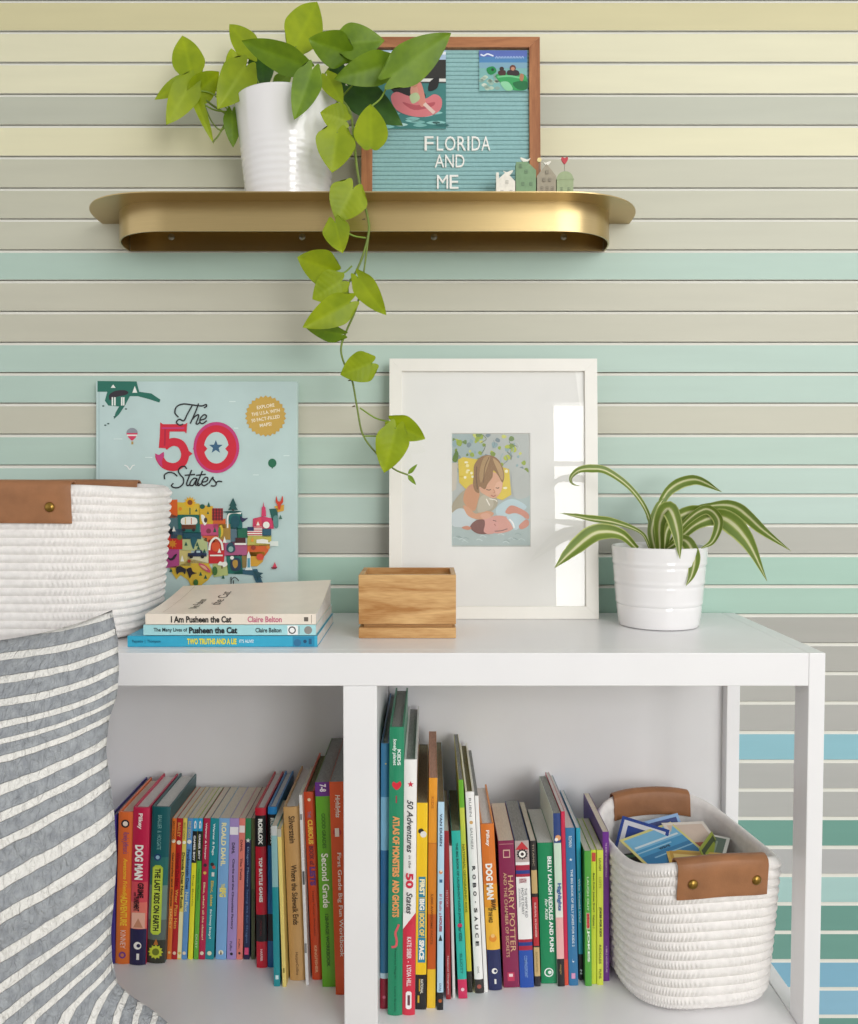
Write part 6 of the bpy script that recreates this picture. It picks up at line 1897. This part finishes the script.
strap([(653, 549, 1.135), (648, 515, 1.13), (631, 489, 1.125), (607, 471.5, 1.12), (590, 469, 1.115), (578, 471, 1.11), (571, 478, 1.108), (573, 484, 1.106), (581, 486, 1.106)], 11, [.5, .5, .6, .85, 1, .7, .4, .2, .02], .5)
strap([(650, 549, 1.13), (641, 533, 1.12), (616, 523, 1.10), (590, 519, 1.085), (560, 513, 1.075)], 13, [.4, .45, .5, .75, 1, .95, .6, .02], .9)
strap([(637, 549, 1.115), (620, 534, 1.095), (596, 533, 1.08), (574, 549, 1.065), (554.5, 568, 1.055)], 21, [.3, .45, .65, .9, 1, .9, .55, .02], .25)
strap([(654, 549, 1.14), (657, 515, 1.145), (670, 489, 1.15), (695, 479.5, 1.155), (722, 492, 1.16)], 15, [.6, .6, .6, .75, 1, .95, .6, .02], .55)
strap([(660, 549, 1.12), (660, 522, 1.10), (669, 509, 1.085), (677, 530, 1.075), (680, 559, 1.07)], 19, [.5, .6, .8, 1, .95, .8, .5, .02], .1)
strap([(667, 549, 1.13), (685, 523, 1.115), (706, 509, 1.105), (719, 521, 1.10), (713, 541, 1.095), (700, 549, 1.09)], 13, [.5, .6, .85, 1, 1, .8, .5, .02], .5)
strap([(672, 546, 1.135), (690, 513, 1.13), (713, 505.5, 1.125), (737, 508, 1.12), (764, 531, 1.115), (791, 551, 1.11)], 17, [.45, .4, .4, .5, .85, 1, .8, .4, .02], .45)
strap([(674, 544, 1.13), (697, 524, 1.115), (722, 518, 1.105), (746, 539, 1.095), (767, 581, 1.09)], 24, [.35, .4, .5, .7, .95, 1, .75, .35, .02], .15)
strap([(668, 548, 1.12), (684, 540, 1.10), (694, 556, 1.085), (692, 574, 1.078), (686, 586, 1.075)], 15, [.4, .7, 1, 1, .75, .4, .02], .15)
strap([(655, 549, 1.13), (652, 530, 1.13), (658, 508, 1.135), (664, 498, 1.14)], 12, [.8, .9, 1, .7, .02], .2)
strap([(664, 549, 1.125), (668, 528, 1.12), (684, 514, 1.115), (704, 512, 1.112), (716, 520, 1.11)], 17, [.5, .7, .9, 1, .8, .02], .3)
strap([(659, 549, 1.14), (655, 532, 1.15), (646, 516, 1.155)], 9, [.8, .9, .7, .02], .3)

# ================================================================== STRIPED PILLOW
def pillow_mat():
    m = bpy.data.materials.new('striped_gauze')
    t, N, L = nt(m)
    b = N['Principled BSDF']; b.inputs['Roughness'].default_value = .95; b.inputs['Specular IOR Level'].default_value = .15
    try: b.inputs['Sheen Weight'].default_value = .15
    except Exception: pass
    uv = N.new('ShaderNodeUVMap'); sp = N.new('ShaderNodeSeparateXYZ'); L.new(uv.outputs['UV'], sp.inputs[0])
    tc = N.new('ShaderNodeTexCoord')
    nz = N.new('ShaderNodeTexNoise'); nz.inputs['Scale'].default_value = 45; nz.inputs['Detail'].default_value = 3
    L.new(tc.outputs['Object'], nz.inputs['Vector'])
    a = N.new('ShaderNodeMath'); a.operation = 'MULTIPLY_ADD'; L.new(nz.outputs['Fac'], a.inputs[0]); a.inputs[1].default_value = .16; L.new(sp.outputs['X'], a.inputs[2])
    fr_ = N.new('ShaderNodeMath'); fr_.operation = 'FRACT'; L.new(a.outputs[0], fr_.inputs[0])
    c1 = N.new('ShaderNodeValToRGB'); c1.color_ramp.interpolation = 'LINEAR'
    e = c1.color_ramp.elements
    e[0].position = 0.0; e[0].color = (1, 1, 1, 1); e[1].position = 1.0; e[1].color = (1, 1, 1, 1)
    for p, v in ((.155, 1), (.185, 0), (.80, 0), (.83, 1)):
        x = e.new(p); x.color = (v, v, v, 1)
    L.new(fr_.outputs[0], c1.inputs['Fac'])
    n2 = N.new('ShaderNodeTexNoise'); n2.inputs['Scale'].default_value = 110; n2.inputs['Detail'].default_value = 4
    L.new(tc.outputs['Object'], n2.inputs['Vector'])
    gr = N.new('ShaderNodeValToRGB'); gr.color_ramp.elements[0].position = .3; gr.color_ramp.elements[1].position = .7
    gr.color_ramp.elements[0].color = lin('94989e'); gr.color_ramp.elements[1].color = lin('aeb2b6'); L.new(n2.outputs['Fac'], gr.inputs['Fac'])
    mx = N.new('ShaderNodeMix'); mx.data_type = 'RGBA'
    L.new(c1.outputs['Color'], mx.inputs['Factor']); L.new(gr.outputs['Color'], mx.inputs['A']); mx.inputs['B'].default_value = lin('efede8')
    L.new(mx.outputs['Result'], b.inputs['Base Color'])
    mp = N.new('ShaderNodeMapping'); mp.inputs['Scale'].default_value = (1.6, 1, .8); L.new(tc.outputs['Object'], mp.inputs['Vector'])
    vo = N.new('ShaderNodeTexNoise'); vo.inputs['Scale'].default_value = 120; vo.inputs['Detail'].default_value = 3; vo.inputs['Distortion'].default_value = 1.2
    L.new(mp.outputs['Vector'], vo.inputs['Vector'])
    ad = N.new('ShaderNodeMath'); ad.operation = 'MULTIPLY_ADD'; L.new(c1.outputs['Color'], ad.inputs[0]); ad.inputs[1].default_value = .5; L.new(vo.outputs['Fac'], ad.inputs[2])
    bp = N.new('ShaderNodeBump'); bp.inputs['Strength'].default_value = 1.0; bp.inputs['Distance'].default_value = .005
    L.new(ad.outputs[0], bp.inputs['Height']); L.new(bp.outputs['Normal'], b.inputs['Normal'])
    return m
M_pil = pillow_mat()
EDGE = [(610, 112), (640, 118), (672, 119), (695, 117), (720, 109), (750, 106), (780, 110), (810, 114), (860, 117), (900, 114), (930, 111), (960, 112), (985, 118), (1000, 135), (1015, 158), (1030, 176), (1070, 190), (1110, 200), (1150, 204)]
def pil_D(v): return .905 - .11 * (1 - v)
def edge_px(py):
    for (y0, x0), (y1, x1) in zip(EDGE, EDGE[1:]):
        if y0 <= py <= y1:
            return x0 + (x1 - x0) * (py - y0) / (y1 - y0)
    return EDGE[-1][1] if py > 1000 else EDGE[0][1]
ztopc = at_d(112, 610, pil_D(1)).z
NU, NV = 80, 130
PWD = .53
bm = bmesh.new(); uvl = bm.loops.layers.uv.new('UVMap')
WHITE = [38, 78, 122, 168, 215, 252, 292, 358, 408, 458, 536, 602, 682, 738, 792, 832, 872, 905, 935, 960, 985, 1010, 1050, 1090, 1130, 1180, 1240, 1300, 1380, 1460]
smm = [(y - 30) * .000405 for y in WHITE]
def stripe(s):
    """warped stripe count: whole numbers at the white stripes"""
    if s <= smm[0]:
        return (s - smm[0]) / (smm[1] - smm[0])
    for i in range(len(smm) - 1):
        if s <= smm[i + 1]:
            return i + (s - smm[i]) / (smm[i + 1] - smm[i])
    return len(smm) - 1 + (s - smm[-1]) / .03
front, back = [], []
uvs = {}
for j in range(NV + 1):
    v = j / NV
    zr = ztopc * v
    D = pil_D(v)
    # pixel row of this height at the right edge
    py = 512 - F * math.tan(math.atan2(zr - CAM.z, D) + PITCH)
    xr_ = at_d(edge_px(py), py, D).x
    fr_row, bk_row = [], []
    for i in range(NU + 1):
        u = i / NU
        xl_ = -.83 + .03 * math.sin(math.pi * v)
        x = xl_ + (xr_ - xl_) * u
        dx = (1 - u) * (xr_ - xl_)
        sag = (.046 * (1 - math.exp(-dx / .10)) - .03 * max(0, (.14 - u) / .14) ** 2) * v ** 2
        zc = zr - sag
        e1 = min(1, (1 - u) / .5); e0 = min(1, u / .5); t1 = min(1, (1 - v) / .5); t0 = min(1, v / .5)
        th = .078 * (1 - (1 - e1) ** 2.6) ** .62 * (1 - (1 - t1) ** 2.6) ** .7 * (1 - (1 - e0) ** 2.6) ** .62 * (1 - (1 - t0) ** 3) ** .6
        y0 = CAM.y + D
        wr = noise.noise(Vector((x * 9, zr * 14, 1.3))) * .006 + noise.noise(Vector((x * 26, zr * 30, 4.1))) * .0022
        pinch = min(1, (1 - u) / .06) * min(1, (1 - v) / .05)
        pf_ = Vector((x, y0 - th + wr * pinch, max(zc + noise.noise(Vector((x * 12, 2, zr * 5))) * .003 * (1 - u), .0005)))
        pb__ = Vector((x, y0 + th * .55, max(zc, .0005)))
        vf = bm.verts.new(pf_); fr_row.append(vf)
        # stripe coordinate: lines rise towards the right edge, more steeply lower down
        a_, b_ = .15, 1.5
        zs = (zc + sag * .3 + (a_ + b_ * ztopc) * dx * .95) / (1 + b_ * dx * .95)
        s_ = ztopc - zs + .010 * noise.noise(Vector((x * 7, zr * 6, 9)))
        uvs[vf] = (stripe(s_), v)
        if 0 < i < NU and 0 < j < NV:
            vb = bm.verts.new(pb__); uvs[vb] = uvs[vf]
        else:
            vb = vf
        bk_row.append(vb)
    front.append(fr_row); back.append(bk_row)
for j in range(NV):
    for i in range(NU):
        f = bm.faces.new((front[j][i], front[j][i + 1], front[j + 1][i + 1], front[j + 1][i]))
        for lp in f.loops: lp[uvl].uv = uvs[lp.vert]
        q4 = (back[j][i + 1], back[j][i], back[j + 1][i], back[j + 1][i + 1])
        if len(set(q4)) == 4:
            try:
                f = bm.faces.new(q4)
                for lp in f.loops: lp[uvl].uv = uvs[lp.vert]
            except ValueError:
                pass
po = obj('throw_pillow', bm, M_pil, None, smooth='keep')
tag(po, 'large grey and white striped gauze pillow standing in front of the bookcase', 'pillow')

# low bench that carries the pillow, below the photo's lower edge
M_bench = wood('bench_oak', 'b78f5f', '96703f', axis='X', scale=5)
bn = thing('bench', 'low oak bench in front of the bookcase, under the striped pillow', 'bench', (-.62, CAM.y + .80, FLOOR))
obj('seat_panel', box(-.42, .42, -.14, .14, -FLOOR - .024, -FLOOR - .0004, .003), M_bench, bn)
for ax_ in (-.38, .38):
    for ay_ in (-.11, .11):
        obj('leg', box(ax_ - .016, ax_ + .016, ay_ - .016, ay_ + .016, 0.0002, -FLOOR - .0242, .002), M_bench, bn)
